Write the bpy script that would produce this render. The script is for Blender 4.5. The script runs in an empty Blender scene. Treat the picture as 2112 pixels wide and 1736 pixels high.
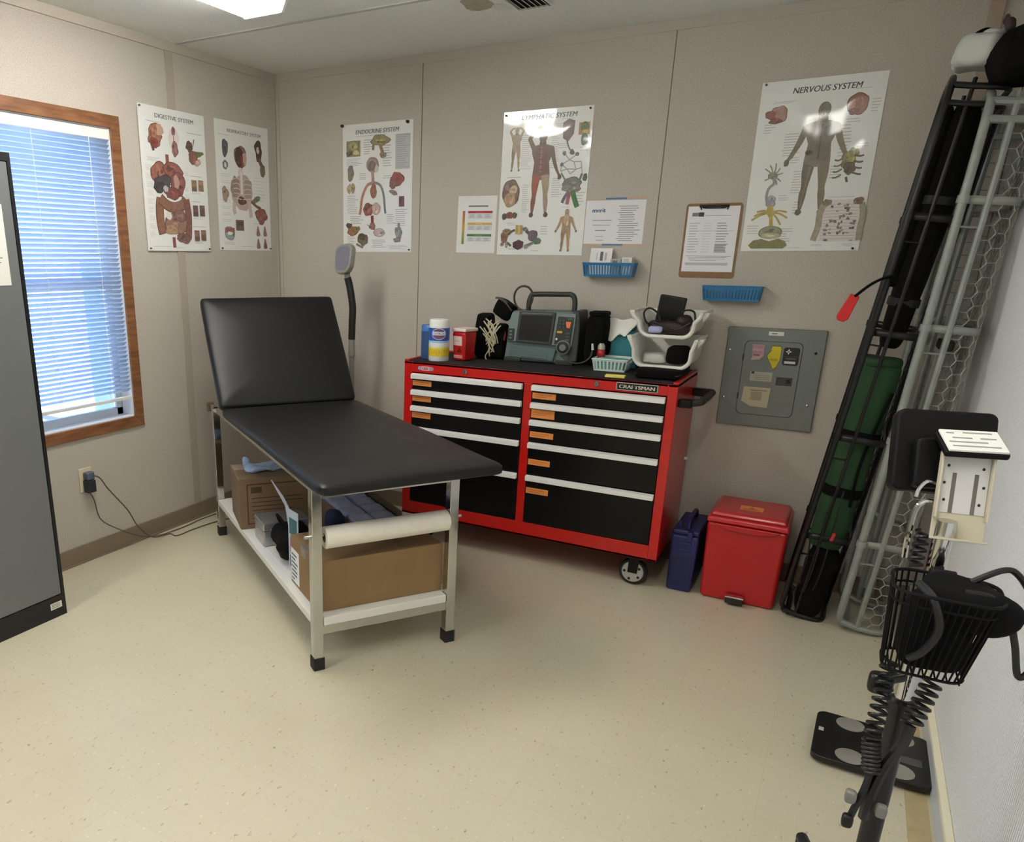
import bpy, math, random
from mathutils import Vector, Matrix, noise
S = bpy.context.scene
C = S.collection
PI = math.pi
random.seed(7)

# ---------------------------------------------------------------- camera, world, sun, exposure
YAW, PITCH, ROLL, FPX = -0.5447, -0.3075, 0.0085, 1574.5
cam_data = bpy.data.cameras.new('camera')
cam = bpy.data.objects.new('camera', cam_data); C.objects.link(cam)
_f = Vector((math.sin(YAW)*math.cos(PITCH), math.cos(YAW)*math.cos(PITCH), math.sin(PITCH)))
_r = Vector((math.cos(YAW), -math.sin(YAW), 0)); _u = _r.cross(_f)
_r2 = _r*math.cos(ROLL)+_u*math.sin(ROLL); _u2 = _u*math.cos(ROLL)-_r*math.sin(ROLL)
cam.matrix_world = Matrix(((_r2.x, _u2.x, -_f.x, 3.0561), (_r2.y, _u2.y, -_f.y, -3.8672), (_r2.z, _u2.z, -_f.z, 1.4729), (0, 0, 0, 1)))
cam_data.sensor_fit = 'HORIZONTAL'; cam_data.sensor_width = 36.0
cam_data.lens = 36.0*FPX/2112.0
cam_data.shift_x = 278.1/2112.0; cam_data.shift_y = 152.95/2112.0
cam_data.clip_start = 0.02; cam_data.clip_end = 200
S.camera = cam

world = bpy.data.worlds.new('world'); S.world = world; world.use_nodes = True
_bg = world.node_tree.nodes['Background']
_sky = world.node_tree.nodes.new('ShaderNodeTexSky'); _sky.sky_type = 'HOSEK_WILKIE'
_sky.sun_direction = (-0.30, -0.70, 0.65); _sky.turbidity = 2.6; _sky.ground_albedo = 0.5
_tint = world.node_tree.nodes.new('ShaderNodeMix'); _tint.data_type = 'RGBA'; _tint.blend_type = 'MULTIPLY'; _tint.inputs[0].default_value = 1.0
_tint.inputs[7].default_value = (.72, .92, 1.25, 1)     # daylight as a room-balanced camera records it
world.node_tree.links.new(_sky.outputs['Color'], _tint.inputs[6]); world.node_tree.links.new(_tint.outputs[2], _bg.inputs['Color'])
SKY_STRENGTH, SUN_STRENGTH, LAMP_STRENGTH, EXPOSURE = 14.0, 34.0, 23.0, 0.16
_bg.inputs['Strength'].default_value = SKY_STRENGTH
sun_data = bpy.data.lights.new('sun', 'SUN'); sun_data.energy = SUN_STRENGTH; sun_data.angle = 0.01; sun_data.color = (1, .97, .92)
sun = bpy.data.objects.new('sun', sun_data); C.objects.link(sun); sun.location = (-8, -6, 10)
sun.rotation_euler = Vector((0.0, 0.75, -0.66)).to_track_quat('-Z', 'Y').to_euler()
S.view_settings.view_transform = 'Standard'; S.view_settings.look = 'None'
S.view_settings.gamma = 1.0; S.view_settings.exposure = EXPOSURE; S.view_settings.use_curve_mapping = False

# ---------------------------------------------------------------- materials
def lin(c):
    return tuple(((x/255.0)/12.92 if x/255.0 <= .04045 else ((x/255.0+.055)/1.055)**2.4) for x in c)
MATS = {}
def mat(name, rgb, rough=.5, metal=0.0, spec=.5, coat=0.0, coat_rough=.1, var=0.0, vscale=30.0, bump=0.0, bscale=80.0, emit=0.0, alpha=1.0, trans=0.0, sheen=0.0):
    if name in MATS: return MATS[name]
    m = bpy.data.materials.new(name); m.use_nodes = True
    nt = m.node_tree; b = nt.nodes['Principled BSDF']; L = nt.links.new
    col = lin(rgb)+(1,)
    b.inputs['Base Color'].default_value = col
    b.inputs['Roughness'].default_value = rough; b.inputs['Metallic'].default_value = metal
    b.inputs['Specular IOR Level'].default_value = spec
    b.inputs['Coat Weight'].default_value = coat; b.inputs['Coat Roughness'].default_value = coat_rough
    b.inputs['Sheen Weight'].default_value = sheen
    b.inputs['Transmission Weight'].default_value = trans; b.inputs['Alpha'].default_value = alpha
    if emit: b.inputs['Emission Color'].default_value = col; b.inputs['Emission Strength'].default_value = emit
    tc = nt.nodes.new('ShaderNodeTexCoord')
    if var:
        n = nt.nodes.new('ShaderNodeTexNoise'); n.inputs['Scale'].default_value = vscale; n.inputs['Detail'].default_value = 4
        r = nt.nodes.new('ShaderNodeValToRGB')
        lo = tuple(x*(1-var) for x in lin(rgb))+(1,); hi = tuple(min(1, x*(1+var)) for x in lin(rgb))+(1,)
        r.color_ramp.elements[0].color = lo; r.color_ramp.elements[1].color = hi
        r.color_ramp.elements[0].position = .3; r.color_ramp.elements[1].position = .7
        L(tc.outputs['Object'], n.inputs['Vector']); L(n.outputs['Fac'], r.inputs['Fac']); L(r.outputs['Color'], b.inputs['Base Color'])
    if bump:
        n2 = nt.nodes.new('ShaderNodeTexNoise'); n2.inputs['Scale'].default_value = bscale; n2.inputs['Detail'].default_value = 3
        bp = nt.nodes.new('ShaderNodeBump'); bp.inputs['Strength'].default_value = bump; bp.inputs['Distance'].default_value = .004
        L(tc.outputs['Object'], n2.inputs['Vector']); L(n2.outputs['Fac'], bp.inputs['Height']); L(bp.outputs['Normal'], b.inputs['Normal'])
    MATS[name] = m
    return m
def print_mat(name, rough, coat, var=.12, bumpy=0.0):
    m = bpy.data.materials.new(name); m.use_nodes = True
    nt = m.node_tree; b = nt.nodes['Principled BSDF']; L = nt.links.new
    a = nt.nodes.new('ShaderNodeAttribute'); a.attribute_name = 'Col'
    tc = nt.nodes.new('ShaderNodeTexCoord')
    n = nt.nodes.new('ShaderNodeTexNoise'); n.inputs['Scale'].default_value = 55; n.inputs['Detail'].default_value = 3
    mr = nt.nodes.new('ShaderNodeMapRange'); mr.inputs[1].default_value = .3; mr.inputs[2].default_value = .7; mr.inputs[3].default_value = 1-var*2.2; mr.inputs[4].default_value = 1+var*.6
    mx = nt.nodes.new('ShaderNodeVectorMath'); mx.operation = 'SCALE'
    L(tc.outputs['Object'], n.inputs['Vector']); L(n.outputs['Fac'], mr.inputs['Value'])
    ml = nt.nodes.new('ShaderNodeMix'); ml.data_type = 'FLOAT'; ml.inputs[2].default_value = 1.0
    L(a.outputs['Alpha'], ml.inputs[0]); L(mr.outputs[0], ml.inputs[3])
    L(a.outputs['Color'], mx.inputs[0]); L(ml.outputs[0], mx.inputs['Scale']); L(mx.outputs[0], b.inputs['Base Color'])
    b.inputs['Roughness'].default_value = rough; b.inputs['Coat Weight'].default_value = coat; b.inputs['Coat Roughness'].default_value = .06
    if bumpy:
        n2 = nt.nodes.new('ShaderNodeTexNoise'); n2.inputs['Scale'].default_value = 5; n2.inputs['Detail'].default_value = 1
        bp = nt.nodes.new('ShaderNodeBump'); bp.inputs['Strength'].default_value = bumpy; bp.inputs['Distance'].default_value = .02
        L(tc.outputs['Object'], n2.inputs['Vector']); L(n2.outputs['Fac'], bp.inputs['Height'])
        L(bp.outputs['Normal'], b.inputs['Coat Normal'])
    return m

# ---------------------------------------------------------------- mesh builder
class MB:
    def __init__(s): s.v = []; s.f = []; s.m = []; s.c = []
    def add(s, verts, faces, mat=0, col=None, M=None):
        o = len(s.v)
        s.v += [tuple(M @ Vector(v)) for v in verts] if M is not None else [tuple(v) for v in verts]
        for f in faces:
            s.f.append([i+o for i in f]); s.m.append(mat); s.c.append(col)
        return s
    def box(s, x0, x1, y0, y1, z0, z1, mat=0, col=None, M=None):
        if x0 > x1: x0, x1 = x1, x0
        if y0 > y1: y0, y1 = y1, y0
        if z0 > z1: z0, z1 = z1, z0
        v = [(x0,y0,z0),(x1,y0,z0),(x1,y1,z0),(x0,y1,z0),(x0,y0,z1),(x1,y0,z1),(x1,y1,z1),(x0,y1,z1)]
        return s.add(v, [(0,3,2,1),(4,5,6,7),(0,1,5,4),(1,2,6,5),(2,3,7,6),(3,0,4,7)], mat, col, M)
    def frus(s, b, t, z0, z1, mat=0, M=None):           # b,t = (x0,x1,y0,y1)
        v = [(b[0],b[2],z0),(b[1],b[2],z0),(b[1],b[3],z0),(b[0],b[3],z0),(t[0],t[2],z1),(t[1],t[2],z1),(t[1],t[3],z1),(t[0],t[3],z1)]
        return s.add(v, [(0,3,2,1),(4,5,6,7),(0,1,5,4),(1,2,6,5),(2,3,7,6),(3,0,4,7)], mat, None, M)
    def tube(s, path, r, n=8, closed=False, mat=0, M=None, flat=1.0):
        P = [Vector(p) for p in path]; k = len(P)
        R = r if isinstance(r, (list, tuple)) else [r]*k
        v = []; fr = None
        for i in range(k):
            if closed: t = P[(i+1) % k]-P[i-1]
            else: t = P[min(i+1, k-1)]-P[max(i-1, 0)]
            if t.length < 1e-9: t = Vector((0, 0, 1))
            t.normalize()
            if fr is None:
                a = Vector((0, 0, 1)) if abs(t.z) < .9 else Vector((1, 0, 0))
                fr = (a - t*a.dot(t)).normalized()
            else:
                fr = fr - t*fr.dot(t)
                if fr.length < 1e-6: fr = Vector((1, 0, 0)) - t*t.x
                fr.normalize()
            bi = t.cross(fr)
            for j in range(n):
                a = 2*PI*j/n
                v.append(P[i] + fr*(math.cos(a)*R[i]*flat) + bi*(math.sin(a)*R[i]))
        f = []
        for i in range(k if closed else k-1):
            for j in range(n):
                a, b = i*n+j, i*n+(j+1) % n; c, d = ((i+1) % k)*n+(j+1) % n, ((i+1) % k)*n+j
                f.append((a, b, c, d))
        if not closed:
            f.append(tuple(range(n-1, -1, -1))); f.append(tuple((k-1)*n+j for j in range(n)))
        return s.add(v, f, mat, None, M)
    def cyl(s, p, q, r, r2=None, n=20, mat=0, M=None):
        return s.tube([p, q], [r, r if r2 is None else r2], n, False, mat, M)
    def lathe(s, prof, n=28, mat=0, M=None, cap=True):
        v = []; f = []; k = len(prof)
        for r, z in prof:
            for j in range(n): v.append((r*math.cos(2*PI*j/n), r*math.sin(2*PI*j/n), z))
        for i in range(k-1):
            for j in range(n): f.append((i*n+j, i*n+(j+1) % n, (i+1)*n+(j+1) % n, (i+1)*n+j))
        if cap: f.append(tuple(range(n-1, -1, -1))); f.append(tuple((k-1)*n+j for j in range(n)))
        return s.add(v, f, mat, None, M)
    def prism(s, poly, y0, y1, mat=0, col=None, M=None):  # polygon in (x,z), extruded along y
        k = len(poly)
        a = sum(poly[i][0]*poly[(i+1) % k][1]-poly[(i+1) % k][0]*poly[i][1] for i in range(k))
        if a < 0: poly = poly[::-1]
        v = [(x, y0, z) for x, z in poly]+[(x, y1, z) for x, z in poly]
        f = [tuple(range(k)), tuple(range(2*k-1, k-1, -1))]+[((i+1) % k, i, k+i, k+(i+1) % k) for i in range(k)]
        return s.add(v, f, mat, col, M)
    def sup(s, c, r, e1=.3, e2=.3, nu=32, nv=18, amp=0.0, freq=8.0, seed=0, mat=0, M=None):
        v = []; f = []
        def sp(x, e): return math.copysign(abs(x)**e, x)
        for i in range(nv+1):
            ph = -PI/2+PI*i/nv
            for j in range(nu):
                th = 2*PI*j/nu
                p = Vector((sp(math.cos(ph), e1)*sp(math.cos(th), e2), sp(math.cos(ph), e1)*sp(math.sin(th), e2), sp(math.sin(ph), e1)))
                q = Vector((p.x*r[0], p.y*r[1], p.z*r[2]))
                if amp: q = q*(1) + noise.noise_vector(q*freq+Vector((seed*7.1, seed*3.3, seed)))*amp
                v.append(q+Vector(c))
        for i in range(nv):
            for j in range(nu):
                a, b = i*nu+j, i*nu+(j+1) % nu
                f.append((a, b, b+nu, a+nu))
        return s.add(v, f, mat, None, M)
    def clamp(s, z): s.v = [(a, b, max(c, z)) for a, b, c in s.v]; return s
    def sheet(s, fn, nu, nv, mat=0, M=None, thick=0.0):   # grid surface fn(a,b)->xyz
        v = [fn(i/nu, j/nv) for i in range(nu+1) for j in range(nv+1)]
        f = [(i*(nv+1)+j, (i+1)*(nv+1)+j, (i+1)*(nv+1)+j+1, i*(nv+1)+j+1) for i in range(nu) for j in range(nv)]
        return s.add(v, f, mat, None, M)
    def build(s, name, mats, parent=None, bevel=0.0, seg=2, smooth=40, solid=0.0, sub=0, loc=None):
        me = bpy.data.meshes.new(name); me.from_pydata(s.v, [], s.f)
        if not isinstance(mats, (list, tuple)): mats = [mats]
        for m in mats: me.materials.append(m)
        for i, p in enumerate(me.polygons): p.material_index = min(s.m[i], len(mats)-1)
        if any(c is not None for c in s.c):
            at = me.color_attributes.new('Col', 'FLOAT_COLOR', 'CORNER')
            for i, p in enumerate(me.polygons):
                c = s.c[i] if s.c[i] is not None else (240, 240, 238); c = lin(c)+((0.0 if min(c) > 140 else 1.0),)
                for li in p.loop_indices: at.data[li].color = c
        if smooth:
            me.shade_smooth()
            if not bevel: me.set_sharp_from_angle(angle=math.radians(smooth))
        o = bpy.data.objects.new(name, me); C.objects.link(o)
        if parent is not None: o.parent = parent
        if loc is not None: o.location = loc
        if solid:
            md = o.modifiers.new('solidify', 'SOLIDIFY'); md.thickness = solid; md.offset = 0
        if sub:
            md = o.modifiers.new('subsurf', 'SUBSURF'); md.levels = sub; md.render_levels = sub
        if bevel:
            md = o.modifiers.new('bevel', 'BEVEL'); md.width = bevel; md.segments = seg; md.limit_method = 'ANGLE'; md.angle_limit = math.radians(35)
            md.harden_normals = True
        return o

def tag(o, label, cat, group=None):
    o['label'] = label; o['category'] = cat
    if group: o['group'] = group
    return o
def thing(name, label, cat, loc=(0, 0, 0), rz=0.0, group=None, rot=None):
    o = bpy.data.objects.new(name, None); C.objects.link(o); o.empty_display_size = .05
    o.location = loc; o.rotation_euler = rot if rot is not None else (0, 0, rz)
    return tag(o, label, cat, group)
def struct(o): o['kind'] = 'structure'; return o
def T(x, y, z): return Matrix.Translation((x, y, z))
def RX(a): return Matrix.Rotation(a, 4, 'X')
def RY(a): return Matrix.Rotation(a, 4, 'Y')
def RZ(a): return Matrix.Rotation(a, 4, 'Z')
def arc(cx, cz, r, a0, a1, n=8): return [(cx+r*math.cos(a0+(a1-a0)*i/n), cz+r*math.sin(a0+(a1-a0)*i/n)) for i in range(n+1)]
def rrect(x0, x1, z0, z1, r, n=5):
    return arc(x1-r, z1-r, r, 0, PI/2, n)+arc(x0+r, z1-r, r, PI/2, PI, n)+arc(x0+r, z0+r, r, PI, 1.5*PI, n)+arc(x1-r, z0+r, r, 1.5*PI, 2*PI, n)
def smooth_path(pts, n=8, closed=False):
    P = [Vector(p) for p in pts]; k = len(P); out = []
    for i in range(k if closed else k-1):
        if closed: a, b, c, d = P[i-1], P[i], P[(i+1) % k], P[(i+2) % k]
        else: a, b, c, d = P[max(i-1, 0)], P[i], P[i+1], P[min(i+2, k-1)]
        for j in range(n):
            t = j/n
            out.append(0.5*((2*b)+(c-a)*t+(2*a-5*b+4*c-d)*t*t+(3*b-a-3*c+d)*t**3))
    if not closed: out.append(P[-1])
    return out
_TX = {}
def text_geo(txt, shear=0.0):
    key = (txt, shear)
    if key not in _TX:
        cu = bpy.data.curves.new('lettering', 'FONT'); cu.body = txt; cu.size = 1.0; cu.resolution_u = 3; cu.shear = shear
        ob = bpy.data.objects.new('lettering', cu)
        me = bpy.data.meshes.new_from_object(ob)
        _TX[key] = ([(v.co.x, v.co.y) for v in me.vertices], [tuple(p.vertices) for p in me.polygons])
        bpy.data.objects.remove(ob); bpy.data.meshes.remove(me)
    return _TX[key]
def add_text(mb, txt, x, z, h, y, w=None, mat=0, col=None, M=None, center=False, shear=0.0, bold=0.0, flip=False):
    v, f = text_geo(txt, shear)
    xs = [p[0] for p in v]; zs = [p[1] for p in v]
    sc = h/max(1e-6, max(zs)-min(zs)); sx = (w/(max(xs)-min(xs))) if w else sc
    ox = min(xs); wid = (max(xs)-ox)*sx
    x0 = x-wid/2 if center else x
    for d in ([0.0] if not bold else [-bold, 0.0, bold]):
        mb.add([(x0+(p[0]-ox)*sx+d, y-abs(d)*.02, z+(p[1]-min(zs))*sc) for p in v], f, mat, col, M)
    return wid

# ================================================================ the room
W, H, YF = 3.484, 2.44, -5.4
def wall_mat(name, rgb, rib=0.0):
    m = mat(name, rgb, rough=.62, spec=.35, var=.15, vscale=190, bump=.3, bscale=420)
    if rib:
        nt = m.node_tree; b = nt.nodes['Principled BSDF']
        tc = nt.nodes.new('ShaderNodeTexCoord'); wv = nt.nodes.new('ShaderNodeTexWave'); wv.bands_direction = 'Y'
        wv.inputs['Scale'].default_value = rib; wv.inputs['Distortion'].default_value = .6; wv.inputs['Detail'].default_value = 1
        bp = nt.nodes.new('ShaderNodeBump'); bp.inputs['Strength'].default_value = .6; bp.inputs['Distance'].default_value = .004
        nt.links.new(tc.outputs['Object'], wv.inputs['Vector']); nt.links.new(wv.outputs['Fac'], bp.inputs['Height']); nt.links.new(bp.outputs['Normal'], b.inputs['Normal'])
    return m
m_wall = wall_mat('vinyl_wall', (193, 186, 175))
m_wall_r = wall_mat('ribbed_wall', (240, 242, 242), 26.0)
m_ceil = mat('ceiling_paint', (236, 237, 232), rough=.9, var=.07, vscale=120, bump=.5, bscale=130)
m_trim_w = mat('wall_strip', (190, 182, 170), rough=.6, var=.08, vscale=260)
m_seam = mat('panel_seam', (124, 113, 101), rough=.7)
m_base = mat('vinyl_cove_base', (132, 118, 98), rough=.45)
m_white = mat('white_plastic', (236, 236, 232), rough=.4)
m_oak = mat('oak_trim', (158, 104, 62), rough=.45, coat=.2)
def wood_nodes():
    nt = m_oak.node_tree; b = nt.nodes['Principled BSDF']
    tc = nt.nodes.new('ShaderNodeTexCoord'); mp = nt.nodes.new('ShaderNodeMapping'); mp.inputs['Scale'].default_value = (60, 8, 60)
    n = nt.nodes.new('ShaderNodeTexNoise'); n.inputs['Scale'].default_value = 1.0; n.inputs['Detail'].default_value = 6
    r = nt.nodes.new('ShaderNodeValToRGB'); r.color_ramp.elements[0].color = lin((118, 76, 48))+(1,); r.color_ramp.elements[1].color = lin((150, 102, 68))+(1,)
    r.color_ramp.elements[0].position = .35; r.color_ramp.elements[1].position = .65
    nt.links.new(tc.outputs['Object'], mp.inputs['Vector']); nt.links.new(mp.outputs[0], n.inputs['Vector']); nt.links.new(n.outputs['Fac'], r.inputs['Fac']); nt.links.new(r.outputs['Color'], b.inputs['Base Color'])
wood_nodes()
def floor_material():
    m = bpy.data.materials.new('speckled_vinyl_tile'); m.use_nodes = True
    nt = m.node_tree; b = nt.nodes['Principled BSDF']; L = nt.links.new; N = nt.nodes.new
    tc = N('ShaderNodeTexCoord')
    n1 = N('ShaderNodeTexNoise'); n1.inputs['Scale'].default_value = 2.2; n1.inputs['Detail'].default_value = 5
    r1 = N('ShaderNodeValToRGB'); r1.color_ramp.elements[0].color = lin((202, 194, 168))+(1,); r1.color_ramp.elements[1].color = lin((212, 205, 182))+(1,)
    L(tc.outputs['Object'], n1.inputs['Vector']); L(n1.outputs['Fac'], r1.inputs['Fac'])
    def fleck(scale, lo, hi, col, prev):
        mp = N('ShaderNodeMapping'); mp.inputs['Scale'].default_value = (1, .55, 1); mp.inputs['Rotation'].default_value = (0, 0, .6)
        n = N('ShaderNodeTexNoise'); n.inputs['Scale'].default_value = scale; n.inputs['Detail'].default_value = 2; n.inputs['Roughness'].default_value = .6
        r = N('ShaderNodeValToRGB'); r.color_ramp.elements[0].position = lo; r.color_ramp.elements[1].position = hi
        mx = N('ShaderNodeMix'); mx.data_type = 'RGBA'; mx.inputs[7].default_value = lin(col)+(1,)
        L(tc.outputs['Object'], mp.inputs['Vector']); L(mp.outputs[0], n.inputs['Vector']); L(n.outputs['Fac'], r.inputs['Fac']); L(r.outputs['Color'], mx.inputs[0]); L(prev, mx.inputs[6])
        return mx.outputs[2]
    c = fleck(70, .64, .74, (172, 158, 128), r1.outputs['Color'])
    c = fleck(95, .66, .74, (228, 220, 198), c)
    c = fleck(38, .72, .76, (150, 135, 106), c)
    br = N('ShaderNodeTexBrick'); br.offset = 0; br.inputs['Scale'].default_value = 1.0; br.inputs['Brick Width'].default_value = .305; br.inputs['Row Height'].default_value = .305
    br.inputs['Mortar Size'].default_value = .0012; br.inputs['Mortar Smooth'].default_value = .2
    br.inputs['Color1'].default_value = (1, 1, 1, 1); br.inputs['Color2'].default_value = (.975, .975, .97, 1); br.inputs['Mortar'].default_value = (.92, .91, .89, 1)
    mu = N('ShaderNodeMix'); mu.data_type = 'RGBA'; mu.blend_type = 'MULTIPLY'; mu.inputs[0].default_value = 1
    L(tc.outputs['Object'], br.inputs['Vector']); L(c, mu.inputs[6]); L(br.outputs['Color'], mu.inputs[7]); L(mu.outputs[2], b.inputs['Base Color'])
    b.inputs['Roughness'].default_value = .38; b.inputs['Coat Weight'].default_value = .35; b.inputs['Coat Roughness'].default_value = .16
    n3 = N('ShaderNodeTexNoise'); n3.inputs['Scale'].default_value = 14; n3.inputs['Detail'].default_value = 3
    bp = N('ShaderNodeBump'); bp.inputs['Strength'].default_value = .12; bp.inputs['Distance'].default_value = .004
    L(tc.outputs['Object'], n3.inputs['Vector']); L(n3.outputs['Fac'], bp.inputs['Height']); L(bp.outputs['Normal'], b.inputs['Normal']); L(bp.outputs['Normal'], b.inputs['Coat Normal'])
    return m
m_floor = floor_material()
fl = struct(MB().box(-.12, W+.12, YF-.12, .12, -.12, 0).build('floor', m_floor, smooth=0))
m_strip = mat('bare_floor_strip', (186, 170, 128), rough=.6, var=.12, vscale=20); m_sub = mat('exposed_subfloor', (196, 158, 112), rough=.8, var=.1, vscale=60)
struct(MB().box(3.408, 3.462, -2.6, -.9, 0, .0015).build('edge_strip', m_strip, fl, smooth=0))
struct(MB().box(3.406, 3.46, -2.2, -1.74, .0015, .0022).build('bare_patch', m_sub, fl, smooth=0))
# ceiling with batten strips
ce = struct(MB().box(-.12, W+.12, YF-.12, .12, H, H+.12).build('ceiling', m_ceil, smooth=0))
m_cbat = mat('ceiling_batten', (196, 196, 190), rough=.85)
for y in (-.775, -1.995, -3.215, -4.435):
    struct(MB().box(0, W, y-.012, y+.012, H-.004, H).build('batten_strip', m_cbat, ce, smooth=0))
m_stain = mat('water_stain', (176, 166, 146), rough=.9, var=.15, vscale=25); m_patch = mat('patch_plaster', (226, 226, 222), rough=.9)
def blob2(cx, cz, rx, rz, n=18, wob=.25, seed=0):
    out = []
    for i in range(n):
        a = 2*PI*i/n; k = 1+wob*noise.noise(Vector((math.cos(a)*1.3+seed*5.7, math.sin(a)*1.3, seed*2.3)))*1.6
        out.append((cx+rx*k*math.cos(a), cz+rz*k*math.sin(a)))
    return out
struct(MB().add([(x, y, H-.0012) for x, y in blob2(1.545, -.62, .06, .09, seed=2)], [tuple(range(18))]).build('water_stain', m_stain, ce, smooth=0))
struct(MB().add([(x, y, H-.0016) for x, y in blob2(1.625, -.53, .045, .05, seed=5)], [tuple(range(18))]).build('plaster_patch', m_patch, ce, smooth=0))
# walls
wb = struct(MB().box(-.12, W+.12, 0, .12, 0, H).build('wall_back', m_wall, smooth=0))
for x in (.9673, 2.2073, 3.447):
    struct(MB().box(x-.0022, x+.0022, -.0012, 0, .1, 2.397).build('panel_seam', m_seam, wb, smooth=0))
struct(MB().box(0, W, -.003, 0, 2.397, H).build('trim_1', m_trim_w, smooth=0, bevel=.001))
struct(MB().box(.012, .03, -.006, 0, .1, 2.397).build('corner_strip', m_trim_w, wb, smooth=0))
struct(MB().box(3.296, 3.342, -.012, 0, 0, 2.397).build('trim_2', mat('wall_raceway', (176, 158, 140), rough=.5), bevel=.002))
WY0, WY1, WZ0, WZ1 = -2.06, -1.226, .668, 2.007
VY0, VY1, VZ0, VZ1 = -4.75, -3.55, .75, 2.05  # opening for the added window behind the viewer
m = MB(); m.box(-.12, 0, YF-.12, VY0, 0, H); m.box(-.12, 0, VY1, WY0, 0, H); m.box(-.12, 0, VY0, VY1, 0, VZ0); m.box(-.12, 0, VY0, VY1, VZ1, H); m.box(-.12, 0, WY1, 0, 0, H); m.box(-.12, 0, WY0, WY1, 0, WZ0); m.box(-.12, 0, WY0, WY1, WZ1, H)
wl = struct(m.build('wall_left', m_wall, smooth=0))
struct(MB().box(0, .004, -.850, -.797, .1, 2.397).build('batten_strip', mat('batten_vinyl', (178, 168, 154), rough=.6, var=.08, vscale=260), wl, smooth=0))
struct(MB().box(0, .004, -.014, -.0005, .1, 2.397).build('batten_strip', m_trim_w, wl, smooth=0))
struct(MB().box(0, .010, YF, -1.815, 2.397, H).box(0, .010, -1.811, -.0075, 2.397, H).build('trim_3', m_trim_w, smooth=0, bevel=.001))
wr = struct(MB().box(W, W+.12, YF-.12, .12, 0, H).build('wall_right', m_wall_r, smooth=0))
wf = struct(MB().box(-.12, W+.12, YF-.12, YF, 0, H).build('wall_front', m_wall, smooth=0))
struct(MB().box(0, .009, YF, 0, 0, .09).box(0, .016, YF, 0, 0, .010).build('baseboard_left', m_base, smooth=0, bevel=.002))
struct(MB().box(.016, W-.02, -.009, 0, 0, .09).box(.016, W-.02, -.016, 0, 0, .010).build('baseboard_back', m_base, smooth=0, bevel=.002))
br = struct(MB().box(W-.014, W, YF, -.016, 0, .085).build('baseboard_right', mat('pale_baseboard', (206, 212, 216), rough=.4), smooth=0, bevel=.002))
struct(MB().box(W-.020, W, YF, -.016, .085, .102).build('baseboard_cap', mat('cream_cap', (240, 234, 206), rough=.4), br, smooth=0, bevel=.003))
# window
wn = bpy.data.objects.new('window_1', None); C.objects.link(wn); struct(wn)
CW = .055
def wpart(name, mb, m, **k): return struct(mb.build(name, m, wn, **k))
def mitre(mb, y0, y1, z0, z1, w, x0, x1):
    o = [(y0-w, z0-w), (y1+w, z0-w), (y1+w, z1+w), (y0-w, z1+w)]; i = [(y0, z0), (y1, z0), (y1, z1), (y0, z1)]
    for k in range(4):
        q = [o[k], o[(k+1) % 4], i[(k+1) % 4], i[k]]
        v = [(x0, a, b) for a, b in q]+[(x1, a, b) for a, b in q]
        mb.add(v, [(3, 2, 1, 0), (4, 5, 6, 7), (0, 1, 5, 4), (1, 2, 6, 5), (2, 3, 7, 6), (3, 0, 4, 7)])
    return mb
wpart('casing', mitre(MB(), WY0, WY1, WZ0, WZ1, CW, .0003, .011), m_oak, bevel=.003)
m_vinyl = mat('window_vinyl', (232, 234, 238), rough=.4)
m = MB(); t = .004
m.box(-.12, 0, WY1-t, WY1, WZ0, WZ1); m.box(-.12, 0, WY0, WY0+t, WZ0, WZ1); m.box(-.12, 0, WY0, WY1, WZ0, WZ0+t); m.box(-.12, 0, WY0, WY1, WZ1-t, WZ1)
wpart('jamb', m, m_vinyl, smooth=0)
m_sash = mat('sash_frame', (196, 202, 208), rough=.35)
m = MB(); a0, a1, b0, b1 = WY0+t, WY1-t, WZ0+t, WZ1-t; s = .038
m.box(-.10, -.075, a0, a0+s, b0, b1); m.box(-.10, -.075, a1-s, a1, b0, b1); m.box(-.10, -.075, a0, a1, b0, b0+s); m.box(-.10, -.075, a0, a1, b1-s, b1); m.box(-.10, -.07, a0, a1, 1.30, 1.34)
wpart('sash', m, m_sash, bevel=.002)
def pane_mat():
    m = bpy.data.materials.new('window_glass'); m.use_nodes = True
    nt = m.node_tree; out = nt.nodes['Material Output']; nt.nodes.remove(nt.nodes['Principled BSDF'])
    tr = nt.nodes.new('ShaderNodeBsdfTransparent'); tr.inputs['Color'].default_value = (.93, .96, .96, 1)
    gl = nt.nodes.new('ShaderNodeBsdfGlossy'); gl.inputs['Roughness'].default_value = .02
    fr = nt.nodes.new('ShaderNodeFresnel'); fr.inputs['IOR'].default_value = 1.45
    mx = nt.nodes.new('ShaderNodeMixShader')
    nt.links.new(fr.outputs[0], mx.inputs[0]); nt.links.new(tr.outputs[0], mx.inputs[1]); nt.links.new(gl.outputs[0], mx.inputs[2]); nt.links.new(mx.outputs[0], out.inputs['Surface'])
    return m
m_glass = pane_mat()
wpart('pane', MB().box(-.089, -.086, a0+s*.8, a1-s*.8, b0+s*.8, 1.31), m_glass, smooth=0)
wpart('pane', MB().box(-.089, -.086, a0+s*.8, a1-s*.8, 1.33, b1-s*.8), m_glass, smooth=0)
wn2 = bpy.data.objects.new('added_window', None); C.objects.link(wn2); struct(wn2)  # unseen window, added to throw more daylight on the right wall
struct(mitre(MB(), VY0, VY1, VZ0, VZ1, CW, .0003, .011).build('casing', m_oak, wn2, bevel=.003))
m = MB(); m.box(-.12, 0, VY1-t, VY1, VZ0, VZ1); m.box(-.12, 0, VY0, VY0+t, VZ0, VZ1); m.box(-.12, 0, VY0, VY1, VZ0, VZ0+t); m.box(-.12, 0, VY0, VY1, VZ1-t, VZ1)
struct(m.build('jamb', m_vinyl, wn2, smooth=0))
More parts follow.
